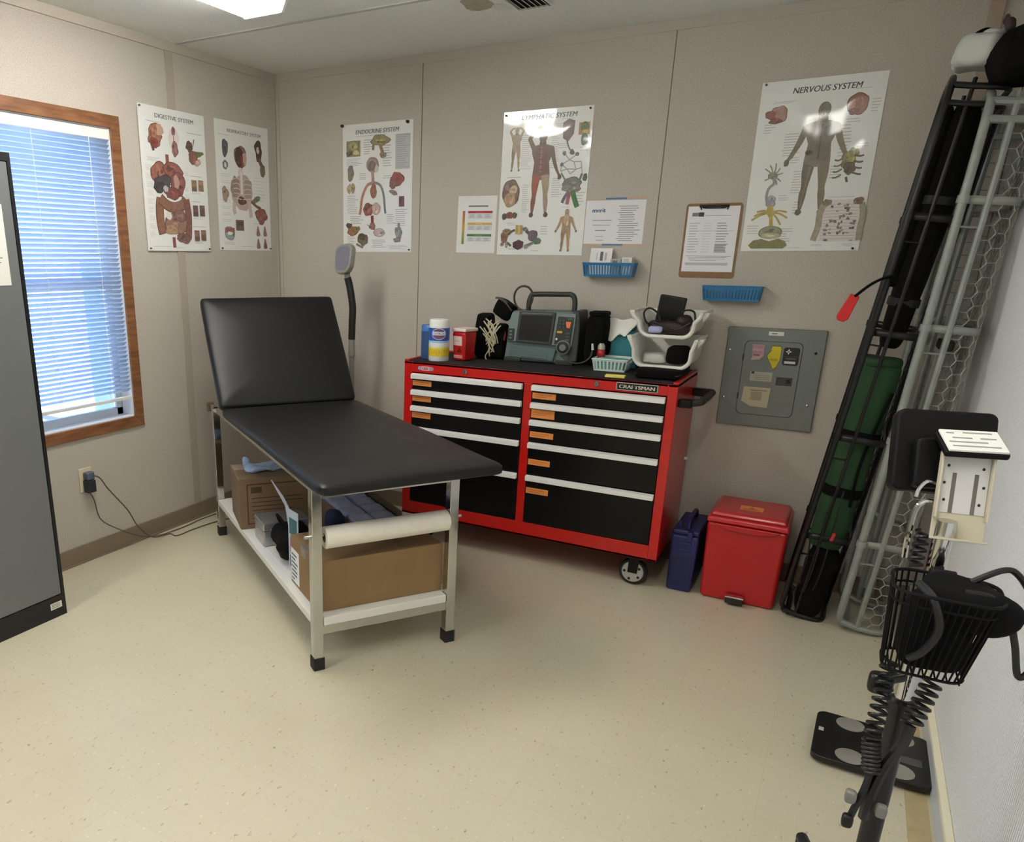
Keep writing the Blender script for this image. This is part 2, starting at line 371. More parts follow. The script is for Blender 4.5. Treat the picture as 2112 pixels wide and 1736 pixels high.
m = MB(); m.box(-.10, -.075, VY0, VY0+s, VZ0, VZ1); m.box(-.10, -.075, VY1-s, VY1, VZ0, VZ1); m.box(-.10, -.075, VY0, VY1, VZ0, VZ0+s); m.box(-.10, -.075, VY0, VY1, VZ1-s, VZ1)
struct(m.build('sash', m_sash, wn2, bevel=.002))
struct(MB().box(-.089, -.086, VY0+s*.8, VY1-s*.8, VZ0+s*.8, VZ1-s*.8).build('pane', m_glass, wn2, smooth=0))
# blind
bl = thing('window_blind', 'white mini blind with narrow slats pulled most of the way down the window', 'blind', (-.006, (WY0+WY1)/2, 0))
m_slat = mat('blind_slat', (222, 231, 248), rough=.35, spec=.5)
def slat_translucent():
    nt = m_slat.node_tree; b = nt.nodes['Principled BSDF']; out = nt.nodes['Material Output']
    tl = nt.nodes.new('ShaderNodeBsdfTranslucent'); tl.inputs['Color'].default_value = (.78, .88, 1.0, 1)
    mx = nt.nodes.new('ShaderNodeMixShader'); mx.inputs[0].default_value = .60
    nt.links.new(b.outputs[0], mx.inputs[1]); nt.links.new(tl.outputs[0], mx.inputs[2]); nt.links.new(mx.outputs[0], out.inputs['Surface'])
slat_translucent()
hw = (WY1-WY0)/2-t-.001
MB().box(-.020, .006, -hw, hw, 1.957, 2.000).build('headrail', m_white, bl, bevel=.002)
m = MB(); z = 1.948; k = 0; TILT = -math.radians(42)
while z > .785:
    jit = random.uniform(-.0025, .0025)
    sec = [(-.0125, 0), (-.005, .0016), (.005, .0016), (.0125, 0)]
    vs = []
    for yy in (-hw+.002+jit*.3, hw-.002+jit*.5-.001):
        for x, h in sec:
            vs.append((x*math.cos(TILT)-h*math.sin(TILT), yy, z-x*math.sin(TILT)+h*math.cos(TILT)))
    m.add(vs, [(0, 1, 5, 4), (1, 2, 6, 5), (2, 3, 7, 6)])
    z -= .0208
m.build('slats', m_slat, bl, solid=.0006)
MB().box(-.011, .011, -hw+.004, hw-.004, .757, .772).build('bottom_rail', m_white, bl, bevel=.002)
m = MB()
for yy in (-hw+.12, 0, hw-.12):
    m.cyl((.0125, yy, .765), (.0125, yy, 1.96), .0012, n=5); m.cyl((-.0125, yy, .765), (-.0125, yy, 1.96), .0012, n=5)
m.build('ladder_cords', m_white, bl)
# outside
m_conc = mat('sunlit_concrete', (222, 220, 214), rough=.9, var=.08, vscale=1.5)
struct(MB().box(-60, -.13, -40, 40, -1.0, -.9).build('ground', m_conc, smooth=0))
nb = thing('storage_trailer', 'blue grey flat-roofed trailer standing outside the window', 'trailer', (-7.0, 6.0, -.9))
MB().box(-2, 2, -3.52, 6, 0.25, 2.15).build('body', mat('trailer_siding', (120, 146, 178), rough=.7, var=.06, vscale=3), nb, smooth=0)
MB().box(-2.04, 2.04, -3.56, 6.04, 2.15, 2.24).build('roof', mat('trailer_roof', (150, 160, 172), rough=.7), nb, smooth=0)
MB().box(-1.9, 1.9, -3.4, 5.9, 0, .25).build('skirt', mat('trailer_skirt', (96, 108, 126), rough=.8), nb, smooth=0)
fe = thing('fence', 'grey blue board fence far outside the window', 'fence', (-21, 12, -.9))
MB().box(-.05, .05, -9, 14, 0, 1.55).build('boards', mat('fence_boards', (126, 140, 160), rough=.8, var=.1, vscale=2), fe, smooth=0)
for k in range(10): MB().box(.05, .14, -9+k*2.5, -8.9+k*2.5, 0, 1.6).build('post', mat('fence_posts', (110, 120, 136), rough=.8), fe, smooth=0)
# ceiling lights
m_fix = mat('fixture_enamel', (238, 238, 234), rough=.4)
def light(x, y0, y1, label, share=1.0):
    m_lens = mat('lit_lens_%d' % int(share*100), (255, 251, 243), rough=.3, emit=LAMP_STRENGTH*share)
    L = y1-y0
    t = thing('ceiling_light', label, 'ceiling light', (x, (y0+y1)/2, H))
    MB().box(-.125, .125, -L/2, L/2, -.022, 0).build('housing', m_fix, t, bevel=.002)
    prof = [(-.118, -.0225), (-.092, -.070), (.092, -.070), (.118, -.0225)]
    MB().prism(prof, -L/2+.018, L/2-.018).build('lens', m_lens, t, bevel=.004)
    for s in (-1, 1):
        p2 = [(-.122, -.0225), (-.096, -.074), (.096, -.074), (.122, -.0225)]
        MB().prism(p2, s*(L/2)-(.018 if s > 0 else 0), s*(L/2)+(.018 if s < 0 else 0)).build('end_cap', m_fix, t, bevel=.003)
light(.853, -2.345, -1.125, 'lit fluorescent wraparound light on the ceiling near the window side')
light(.853, -4.65, -3.43, 'added unseen fluorescent ceiling light behind the viewer, brightening the floor and left wall', 1.25)  # out of view, added only to brighten the floor and left wall
light(2.70, -3.62, -2.40, 'second fluorescent ceiling light over the open floor near the white wall', .65)
# vent
vt = thing('ceiling_vent', 'white metal air vent with dark slots in the ceiling', 'vent', (1.738, -.60, H))
m = MB()
for a, b, c, d in ((-.076, .076, -.14, -.125), (-.076, .076, .125, .132), (-.076, -.068, -.125, .125), (.068, .076, -.125, .125)): m.box(a, b, c, d, -.010, 0)
m.build('frame', m_fix, vt, bevel=.002)
MB().box(-.068, .068, -.125, .125, -.002, 0).build('duct_opening', mat('vent_dark', (34, 32, 28), rough=.9), vt, smooth=0)
m = MB()
for k in range(6):
    x = -.056+k*.0225
    m.box(-.006, .006, -.124, .124, -.0008, .0008, M=T(x, 0, -.0065) @ RY(.5))
m.build('louvres', mat('vent_louvre', (186, 186, 178), rough=.5), vt, smooth=0)

# ================================================================ exam table and what is on it
m_chrome = mat('chrome_tube', (204, 204, 202), rough=.09, metal=1.0)
m_rubber = mat('black_rubber', (30, 29, 28), rough=.7)
m_vinylblk = mat('black_upholstery', (19, 20, 21), rough=.40, spec=.42, bump=.10, bscale=700)
m_shelf = mat('white_shelf', (232, 231, 224), rough=.4)
TO = Vector((.282, -.965, 0)); TA = math.atan2(-.568, .823)
TM = Matrix.Translation(TO) @ RZ(TA)
def tloc(u, v, z): return TM @ Vector((u, v, z))
LT, LW = 1.571, .586
tb = thing('exam_table', 'black padded exam table with raised backrest on chrome legs', 'exam table', tuple(TO), TA)
for (u, v) in ((0, 0), (LT-.038, 0), (LT-.038, LW-.038), (0, LW-.038)):
    lg = MB().box(u, u+.038, v, v+.038, .012, .700).build('leg', m_chrome, tb, bevel=.003)
    MB().box(u-.003, u+.041, v-.003, v+.041, 0, .050).build('rubber_foot', m_rubber, lg, bevel=.003)
m = MB()
m.box(-.10, LT, .010, .034, .680, .700); m.box(-.10, LT, LW-.034, LW-.010, .680, .700)
m.box(.0, .034, .03, LW-.03, .664, .699); m.box(LT-.034, LT-.004, .03, LW-.03, .664, .699)
m.build('top_frame', m_chrome, tb, bevel=.002)
for v in (0, LW-.038): MB().box(-.112, -.10, v, v+.038, .658, .706).build('frame_end_cap', mat('brown_cap', (104, 92, 78), rough=.6), tb, bevel=.002)
m = MB(); m.box(.034, LT-.034, .060, .086, .140, .176); m.box(.034, LT-.034, LW-.086, LW-.060, .140, .176); m.box(LT-.034, LT-.006, .034, LW-.034, .140, .176); m.box(.006, .034, .034, LW-.034, .140, .176)
m.build('lower_frame', m_chrome, tb, bevel=.002)
MB().box(.036, LT-.002, .040, LW-.040, .176, .208).box(.042, LT-.042, .002, LW-.002, .177, .207).build('shelf', m_shelf, tb, bevel=.003)
MB().box(.34, 1.60, .012, .64, .7002, .712).build('seat_board', mat('dark_board', (40, 34, 30), rough=.8), tb, smooth=0)
def pad(c, r, amp, seed): return MB().sup(c, r, .48, .055, 96, 28, amp, 7.0, seed)
pad((1.010, .336, .732), (.700, .354, .033), .004, 1).build('seat_cushion', m_vinylblk, tb)
bk = MB().sup((0, 0, 0), (.305, .354, .040), .48, .055, 96, 28, .004, 7.0, 3, 0, T(.125, .336, .990) @ RY(-math.atan2(.345, .495)) @ RY(PI/2))
bko = bk.build('backrest_cushion', m_vinylblk, tb)
for v in (.10, .56): MB().tube([(.02, v, .684), (-.045, v, .98)], .009, 8).build('backrest_strut', m_chrome, tb)
MB().cyl((LT-.022, -.022, .520), (LT-.022, LW+.022, .520), .006, n=10).build('roll_rod', m_chrome, tb)
# paper roll
ro = thing('paper_roll', 'roll of white exam table paper hanging on the rod at the table foot end', 'paper roll', tuple(tloc(LT-.026, .052, .5104)), TA)
m = MB(); n = 32
prof = [(.017, 0), (.039, 0), (.040, .001), (.040, .492), (.039, .493), (.017, .493)]
m.lathe(prof, n, cap=False); m.v = [(x+.004, z, y) for x, y, z in m.v]; m.f = [f[::-1] for f in m.f]
m.build('paper', mat('exam_paper', (240, 234, 220), rough=.75, var=.03, vscale=60), ro)
m = MB().lathe([(.0168, .001), (.0168, .492)], 24, cap=False); m.v = [(x+.004, z, y) for x, y, z in m.v]
m.build('cardboard_core', mat('core_card', (120, 96, 66), rough=.85), ro, solid=.0008)
# boxes on the lower shelf
ZS = .2082
m_card = mat('cardboard', (142, 114, 78), rough=.85, var=.06, vscale=14)
m_card2 = mat('worn_cardboard', (124, 102, 78), rough=.85, var=.08, vscale=12)
m_tape = mat('grey_tape', (128, 122, 112), rough=.35)
m_paper = print_mat('printed_matte', .7, 0.0, .04)
m_gloss = print_mat('printed_gloss', .32, 1.0, .12, .35)
m_sat = print_mat('printed_satin', .35, .25, .03)
bx = thing('cardboard_box', 'plain brown cardboard box at the foot end of the table shelf', 'box', tuple(tloc(1.362, .292, ZS)), TA)
MB().box(-.160, .160, -.256, .256, 0, .198).build('carton', m_card, bx, bevel=.003)
MB().box(-.028, .028, -.2566, .2566, .1575, .1986).build('packing_tape', m_tape, bx, smooth=0)
mm = MB(); L = (238, 240, 242)
mm.box(-.150, -.055, -.2572, -.2562, .012, .150, col=L)
for k in range(7): mm.box(-.142, -.142+random.uniform(.03, .075), -.2576, -.2571, .022+k*.017, .029+k*.017, col=(90, 96, 110))
mm.build('shipping_label', m_paper, bx, smooth=0)
MB().box(-.02, .05, .11, .17, .1981, .1986).build('top_label', m_tape, bx, smooth=0)
bx2 = thing('cardboard_box', 'brown carton with dark printed panel at the head end of the table shelf', 'box', tuple(tloc(.428, .225, ZS)), TA-math.radians(6))
MB().box(-.142, .142, -.215, .215, 0, .250).build('carton', m_card2, bx2, bevel=.003)
mm = MB(); K = (78, 58, 42)
def frame_lines(mm, a0, a1, b0, b1, w, fn):
    for q in ((a0, a1, b0, b0+w), (a0, a1, b1-w, b1), (a0, a0+w, b0, b1), (a1-w, a1, b0, b1)): fn(*q)
fn = lambda a, b, c, d: mm.box(.1421, .1426, a, b, c, d, col=K)
frame_lines(mm, -.180, .180, .022, .222, .006, fn)
mm.box(.1421, .1426, -.160, -.108, .176, .206, col=(78, 62, 36))
for k, wd in enumerate((.24, .25, .16, .20, .13, .22)): fn(-.158, -.158+wd, .148-k*.020, .1525-k*.020)
mm.build('printed_panel', m_paper, bx2, smooth=0)
MB().box(-.120, -.02, -.2158, .2158, .2500, .2506).box(-.142, .142, -.2158, -.2150, .244, .2506).build('clear_tape', mat('clear_tape', (170, 150, 128), rough=.25), bx2, smooth=0)
pb = thing('plastic_bag', 'crumpled clear blue plastic bag lying on the printed carton', 'bag', tuple(tloc(.42, .17, ZS+.2506)), TA)
MB().sup((0, 0, .014), (.06, .12, .014), .7, .8, 36, 16, .022, 18, 4).sup((-.05, -.09, .032), (.018, .016, .026), .8, .8, 16, 10, .01, 22, 5).clamp(.0003).build('film', mat('blue_film', (168, 190, 220), rough=.25, spec=.6), pb)
sb = thing('instrument_case', 'small shiny silver case on the table shelf beside the printed carton', 'case', tuple(tloc(.735, .13, ZS)), TA)
MB().box(-.075, .075, -.095, .12, 0, .072).build('base', mat('brushed_silver', (176, 178, 182), rough=.25, metal=.7), sb, bevel=.006)
MB().box(-.077, .077, -.097, .122, .074, .112).build('lid', mat('brushed_silver', (176, 178, 182)), sb, bevel=.006)
for y in (-.05, .06): MB().box(.0772, .082, y-.012, y+.012, .058, .088).build('latch', m_chrome, sb, bevel=.001)
kb = thing('cloth_pouch', 'crumpled black cloth pouch in front of the silver case on the table shelf', 'pouch', tuple(tloc(.975, .125, ZS)), TA)
m_blkcloth = mat('black_cloth', (9, 9, 10), rough=.9, spec=.25)
MB().sup((0, 0, .076), (.100, .085, .074), .75, .8, 44, 24, .034, 12, 8).clamp(.0003).build('body', m_blkcloth, kb)
MB().tube(smooth_path([(-.07, -.02, .10), (-.08, -.05, .17), (-.02, -.06, .19), (.03, -.03, .14)], 6), .006, 6).build('strap', m_blkcloth, kb)
nb2 = thing('cloth_pouch', 'navy blue pouch standing behind the folded leaflet on the table shelf', 'pouch', tuple(tloc(1.045, .284, ZS)), TA)
MB().sup((0, 0, .11), (.042, .034, .11), .5, .6, 30, 20, .012, 14, 9).clamp(.0003).build('body', mat('navy_cloth', (28, 36, 66), rough=.8), nb2)
lf = thing('leaflet', 'blue and white folded leaflet standing upright behind the chrome leg', 'leaflet', tuple(tloc(1.135, .070, ZS)), TA)
mm = MB()
mm.box(-.0015, 0, -.045, .045, 0, .270, col=(196, 206, 224), M=RZ(-1.42))
mm.box(.0001, .0007, -.034, .034, .165, .235, col=(36, 104, 124), M=RZ(-1.42)); mm.box(.0001, .0007, -.034, .034, .02, .07, col=(40, 84, 132), M=RZ(-1.42)); mm.box(.0001, .0007, -.034, .034, .085, .15, col=(168, 150, 178), M=RZ(-1.42))
mm.build('cover', m_sat, lf, smooth=0)
MB().prism([(-.30, .318), (-.285, .322), (-.12, .296), (-.045, .27), (-.045, .15), (-.10, .262)], -.001, .0, col=(188, 194, 206)).build('inside_page', m_sat, lf, smooth=0)
tr = thing('cardboard_tray', 'open brown cardboard carton filled with wrapped packets on the table shelf', 'carton', tuple(tloc(.94, .455, ZS)), TA)
m = MB(); x0, x1, y0, y1, hh = -.24, .20, -.115, .105, .170
m.box(x0, x1, y0, y1, 0, .004); m.box(x0, x0+.004, y0, y1, .004, hh); m.box(x1-.004, x1, y0, y1, .004, hh); m.box(x0, x1, y0, y0+.004, .004, hh); m.box(x0, x1, y1-.004, y1, .004, hh+.035)
m.build('carton', m_card2, tr, smooth=0)
m_packet = mat('wrapped_packet', (170, 176, 204), rough=.45, bump=.2, bscale=40)
k = 0
words_row = ('first', 'second', 'third', 'fourth')
for i in range(4):
    for j in range(2):
        u, v = .94-.182+i*.104, .455-.058+j*.104
        p = thing('wrapped_packet', '%s pale blue packet from the head end, %s row of the open carton' % (words_row[i], ('outer', 'wall-side')[j]), 'packet', tuple(tloc(u, v, ZS+.0042)), TA, 'wrapped packets in the open carton')
        MB().sup((0, 0, .088), (.0475, .0475, .088), .16, .16, 36, 18, .003, 20, k).clamp(.0003).build('wrapper', m_packet, p); k += 1

# ---------------------------------------------------------------- gooseneck lamp behind the table
m_lampgrey = mat('lamp_grey', (140, 138, 132), rough=.4)
gl = thing('exam_lamp', 'grey gooseneck exam lamp with square head standing behind the backrest', 'lamp', (.742, -.33, 0))
MB().lathe([(.13, 0), (.135, .012), (.12, .03), (.03, .045), (.014, .05), (.014, 1.0)], 32).build('base_and_pole', m_lampgrey, gl)
MB().cyl((0, 0, .93), (0, 0, 1.022), .019, .017).build('neck_collar', m_lampgrey, gl, bevel=.002)
m = MB(); pth = smooth_path([(0, 0, 1.022), (.004, 0, 1.12), (.006, 0, 1.2), (-.008, -.006, 1.30), (-.018, -.012, 1.345)], 12)
m.tube(pth, [.0185+.0012*(i % 2) for i in range(len(pth))], 14); m.build('gooseneck', mat('gooseneck_black', (22, 21, 20), rough=.5), gl)
hd = T(-.032, -.022, 1.432) @ RZ(-.30) @ RX(-.22) @ RY(-.12)
m = MB(); m.cyl((-.0165, -.010, 1.338), (-.022, -.015, 1.374), .0175, .015); m.build('head_collar', m_lampgrey, gl)
hp_ = rrect(-.068, .068, -.070, .084, .042, 8)
hp_ = [(x*(1-.18*max(0, -z)/.070), z) for x, z in hp_]
MB().prism(hp_, -.014, .022, M=hd).build('lamp_head', m_lampgrey, gl, bevel=.008, seg=3)
MB().prism([(x*.80, z*.80+.002) for x, z in hp_], -.0152, -.0138, M=hd).build('diffuser', mat('lamp_diffuser', (118, 117, 132), rough=.35), gl, smooth=0)

# ---------------------------------------------------------------- cabinet on the left
m_cabblk = mat('cabinet_black', (22, 22, 23), rough=.5)
m_cabgrey = mat('cabinet_door_grey', (112, 115, 116), rough=.5, var=.03, vscale=300)
cb = thing('storage_cabinet', 'tall grey-doored black metal cabinet at the picture edge beside the window', 'cabinet', (.404, -2.030, 0))
MB().box(-.395, -.012, -.914, 0, 0, 1.800).build('body', m_cabblk, cb, bevel=.003)
m = MB()
m.box(-.012, 0, -.914, 0, 1.772, 1.800); m.box(-.012, 0, -.914, 0, 0, .094); m.box(-.012, 0, -.014, 0, .094, 1.772); m.box(-.012, 0, -.914, -.900, .094, 1.772)
m.build('face_frame', m_cabblk, cb, smooth=0)
for k, (a, b) in enumerate(((-.456, -.016), (-.898, -.459))):
    d = MB().box(-.0118, -.001, a, b, .097, 1.769).build('door', m_cabgrey, cb, bevel=.002)
    hy = a+.03 if k == 0 else b-.03
    MB().box(-.001, .018, hy-.008, hy+.008, .86, 1.02).build('handle', m_cabblk, d, bevel=.003)
mm = MB(); mm.box(.0002, .0008, -.074, -.020, .040, .068, col=(226, 224, 216))
for k in range(3): mm.box(.0008, .0011, -.070, -.03, .046+k*.007, .049+k*.007, col=(140, 140, 136))
mm.build('asset_label', m_paper, cb, smooth=0)
MB().tube([(.0006, -.052+.011*math.cos(a), 1.786+.007*math.sin(a)) for a in [i*PI/6 for i in range(11)]], .0016, 6).build('emblem', mat('emblem_silver', (170, 172, 174), rough=.3, metal=.6), cb)
nt = thing('paper_notice', 'white paper notice stuck to the grey cabinet door', 'notice', (.4032, -2.195, 1.348))
mm = MB(); mm.box(.0002, .0008, -.108, .108, 0, .279, col=(232, 232, 226))
for k in range(14): mm.box(.0008, .0010, -.09, random.uniform(.02, .09), .03+k*.016, .034+k*.016, col=(150, 150, 150))
mm.build('sheet', m_paper, nt, smooth=0)

# ---------------------------------------------------------------- outlet, plugs, cords
ol = thing('wall_outlet', 'cream wall outlet plate under the window', 'outlet', (.0, -1.562, .412))
MB().box(.0002, .006, -.036, .036, -.058, .058).build('cover_plate', mat('cream_plastic', (226, 214, 178), rough=.4), ol, bevel=.002)
MB().box(.006, .008, -.017, .017, .006, .034).box(.006, .008, -.017, .017, -.034, -.006).build('sockets', mat('cream_socket', (210, 198, 164), rough=.4), ol, bevel=.001)
ad = thing('power_adapter', 'black block power adapter in the lower socket with thin cord', 'power adapter', (.0082, -1.560, .400))
MB().box(0, .040, -.024, .022, -.048, .012).build('block', mat('adapter_black', (38, 42, 50), rough=.5), ad, bevel=.004)
m_cord = mat('brown_grey_cord', (92, 82, 72), rough=.5)
pts = [(.016, -.004, -.049), (.026, .010, -.09), (.032, .032, -.195), (.042, .126, -.275), (.035, .27, -.36), (.030, .40, -.3965), (.045, .50, -.3965), (.045, .61, -.3965), (.036, .70, -.3965), (.040, .83, -.3965)]
MB().tube(smooth_path(pts, 10), .003, 6).build('cord', m_cord, ad)
pl = thing('power_plug', 'grey blue power plug in the upper socket with cord running down', 'plug', (.0082, -1.556, .434))
MB().box(0, .034, -.024, .020, -.0205, .018).build('plug_body', mat('plug_blue_grey', (92, 98, 116), rough=.5), pl, bevel=.006, seg=3)
pts = [(.034, .010, .0), (.045, .040, -.02), (.056, .075, -.085), (.084, .152, -.205), (.092, .204, -.31), (.085, .30, -.40), (.06, .44, -.4302), (.115, .44, -.4302), (.118, .565, -.4302), (.135, .706, -.4302), (.17, .82, -.4302)]
MB().tube(smooth_path(pts, 10), .0034, 6).build('cord', m_cord, pl)

# ================================================================ red tool chest
m_red = mat('tool_chest_red', (196, 14, 10), rough=.32, coat=.4, coat_rough=.12)
m_dblk = mat('drawer_black', (7, 7, 7), rough=.30, spec=.3)
m_alu = mat('brushed_aluminium', (238, 238, 236), rough=.36, metal=.15)
m_orange = print_mat('orange_label_print', .6, 0.0, .03)
m_mat = mat('rubber_top_mat', (18, 17, 17), rough=.75, bump=.2, bscale=900)
X0, X1, YFr, YB, Z0, Z1 = 1.154, 2.477, -.470, -.016, .146, .952
tc = thing('tool_chest', 'wide red rolling tool chest with black drawers against the back wall', 'tool chest', (X0, YFr, 0))
w, d = X1-X0, YB-YFr
LC, RC = (.046, .641), (.682, 1.282)             # drawer columns
ZT = [.899, .817, .735, .626, .465]; ZBt = .221
m = MB()
m.box(0, .012, .02, d, Z0, Z1); m.box(w-.012, w, .02, d, Z0, Z1); m.box(0, w, d-.006, d, Z0, Z1)
m.box(0, w, 0, d, Z0, Z0+.012); m.box(0, w, 0, d, Z1-.012, Z1)
m.box(0, LC[0], 0, .02, Z0, Z1); m.box(LC[1], RC[0], 0, .02, Z0+.07, .9); m.box(RC[1], w, 0, .02, Z0, Z1)
m.box(LC[0], RC[1], 0, .02, .901, Z1); m.box(LC[0], RC[1], 0, .02, Z0, ZBt-.002)
m.box(.012, w-.012, .020, .024, Z0+.012, Z1-.012)
body = m.build('chest_body', m_red, tc, bevel=.004)
m = MB(); m.box(0, .022, 0, d, Z1, Z1+.010); m.box(w-.022, w, 0, d, Z1, Z1+.010); m.box(.022, w-.022, d-.022, d, Z1, Z1+.010)
m.build('top_rim', m_red, tc, bevel=.003)
MB().box(.022, w-.022, .004, d-.022, Z1, Z1+.005).build('top_mat', m_mat, tc, bevel=.001)
TAGS = {('L', 0): (.106, .026, .848), ('L', 1): (.106, .026, .769), ('L', 2): (.106, .028, .684), ('R', 0): (.112, .028, .846), ('R', 1): (.112, .040, .762), ('R', 2): (.114, .028, .662), ('R', 3): (.108, .028, .528), ('R', 4): (.110, .029, .386)}
for cname, (a, b) in (('L', LC), ('R', RC)):
    for k in range(5):
        z1 = ZT[k]-.0015; z0 = (ZT[k+1] if k < 4 else ZBt)+.0015
        dr = MB().box(a+.002, b-.002, -.004, .018, z0, z1).build('drawer', m_dblk, tc, bevel=.003)
        MB().prism([(0, -.026), (0, 0), (-.004, 0), (-.020, -.005), (-.020, -.026), (-.016, -.026), (-.016, -.009), (-.004, -.005), (-.004, -.026)], 0, b-a-.006, M=Matrix(((0, 1, 0, a+.003), (1, 0, 0, -.0042), (0, 0, 1, z1-.001), (0, 0, 0, 1)))).build('handle', m_alu, dr, bevel=.001)
        if (cname, k) in TAGS:
            tw, th, tz = TAGS[(cname, k)]
            mm = MB(); mm.box(a+.006, a+.006+tw, -.0052, -.0042, tz-th/2, tz+th/2, col=(226, 142, 70))
            for q in range(2): mm.box(a+.016, a+.016+tw*(.75-.2*q), -.0054, -.0051, tz+.003-q*.009, tz+.0055-q*.009, col=(176, 104, 46))
            mm.build('label_strip', m_orange, dr, smooth=0)
for x in (.338, .980):
    lk = MB().lathe([(.0125, 0), (.0125, .006), (.010, .009)], 20, M=T(x, 0, .926) @ RX(PI/2)).build('lock', m_chrome, tc)
    MB().box(x-.0012, x+.0012, -.0095, -.0088, .920, .932).build('keyhole', m_rubber, lk, smooth=0)
np_ = MB().box(1.066, 1.244, -.005, 0, .909, .943).build('nameplate', mat('plate_silver', (190, 190, 186), rough=.35, metal=.5), tc, bevel=.0015)
mm = MB(); mm.box(1.070, 1.240, -.0056, -.005, .9125, .9395, col=(16, 16, 16)); add_text(mm, 'CRAFTSMAN', 1.155, .9185, .0150, -.0060, w=.150, col=(226, 222, 206), center=True, bold=.0010)
mm.build('plate_lettering', m_sat, np_, smooth=0)
mm = MB(); mm.prism(rrect(.078, .164, .914, .932, .008), -.002, 0, col=(186, 170, 186)); mm.prism(rrect(.100, .142, .912, .934, .004), -.0026, -.002, col=(226, 170, 172))
add_text(mm, 'USA', .121, .9165, .012, -.0030, w=.030, col=(150, 30, 50), center=True, bold=.0005)
for k in range(3): mm.box(.080, .098, -.0025, -.002, .9165+k*.005, .9185+k*.005, col=(120, 96, 150)); mm.box(.144, .162, -.0025, -.002, .9165+k*.005, .9185+k*.005, col=(120, 96, 150))
mm.build('badge', m_sat, tc, smooth=0)
m = MB(); hz = .868
m.tube(smooth_path([(w+.035, .060, hz), (w+.080, .085, hz+.006), (w+.085, .13, hz+.006), (w+.085, .33, hz+.006), (w+.080, .375, hz+.006), (w+.035, .40, hz)], 6), .0165, 14)
m.build('side_handle', mat('handle_grip', (48, 44, 38), rough=.55), tc)
for q in (.040, .378): MB().box(w, w+.055, q, q+.042, hz-.018, hz+.018).build('handle_bracket', m_dblk, tc, bevel=.006)
MB().cyl((w, d-.05, .545), (w+.012, d-.05, .545), .008, .005).build('side_stud', m_alu, tc)
m_rim = mat('wheel_rim', (176, 176, 170), rough=.4)
for (x, y, sw) in ((.105, .055, 1), (w-.105, .055, 1), (.105, d-.07, 0), (w-.105, d-.07, 0)):
    m = MB(); m.box(x-.045, x+.045, y-.04, y+.045, .137, Z0+.001); m.box(x-.006, x+.012, y-.006+.02, y+.045, .066, .137, M=None)
    m.frus((x-.022, x+.022, y+.016, y+.024), (x-.035, x+.035, y+.016, y+.024), .06, .137); m.frus((x-.022, x+.022, y-.026, y-.020), (x-.020, x+.026, y-.026, y-.020), .06, .137)
    ca = m.build('caster', m_dblk, tc, bevel=.001)
    M_ = T(x, y-.001, .0635) @ RX(PI/2)
    wh = MB().lathe([(.030, -.016), (.058, -.017), (.0635, -.010), (.0635, .010), (.058, .017), (.030, .016)], 36, M=M_).build('wheel', m_rubber, ca)
    MB().lathe([(.010, .0215), (.046, .0215), (.050, .017), (.030, .016)], 36, M=M_, cap=False).lathe([(.012, .024), (.012, .018)], 16, M=M_).build('rim', m_rim, ca)
    m = MB()
    for q in range(5):
        a = 2*PI*q/5+.6
        m.lathe([(.0065, .0222), (.0065, .0212)], 12, M=M_ @ T(.036*math.cos(a), .036*math.sin(a), 0))
    m.build('rim_holes', m_rubber, ca)

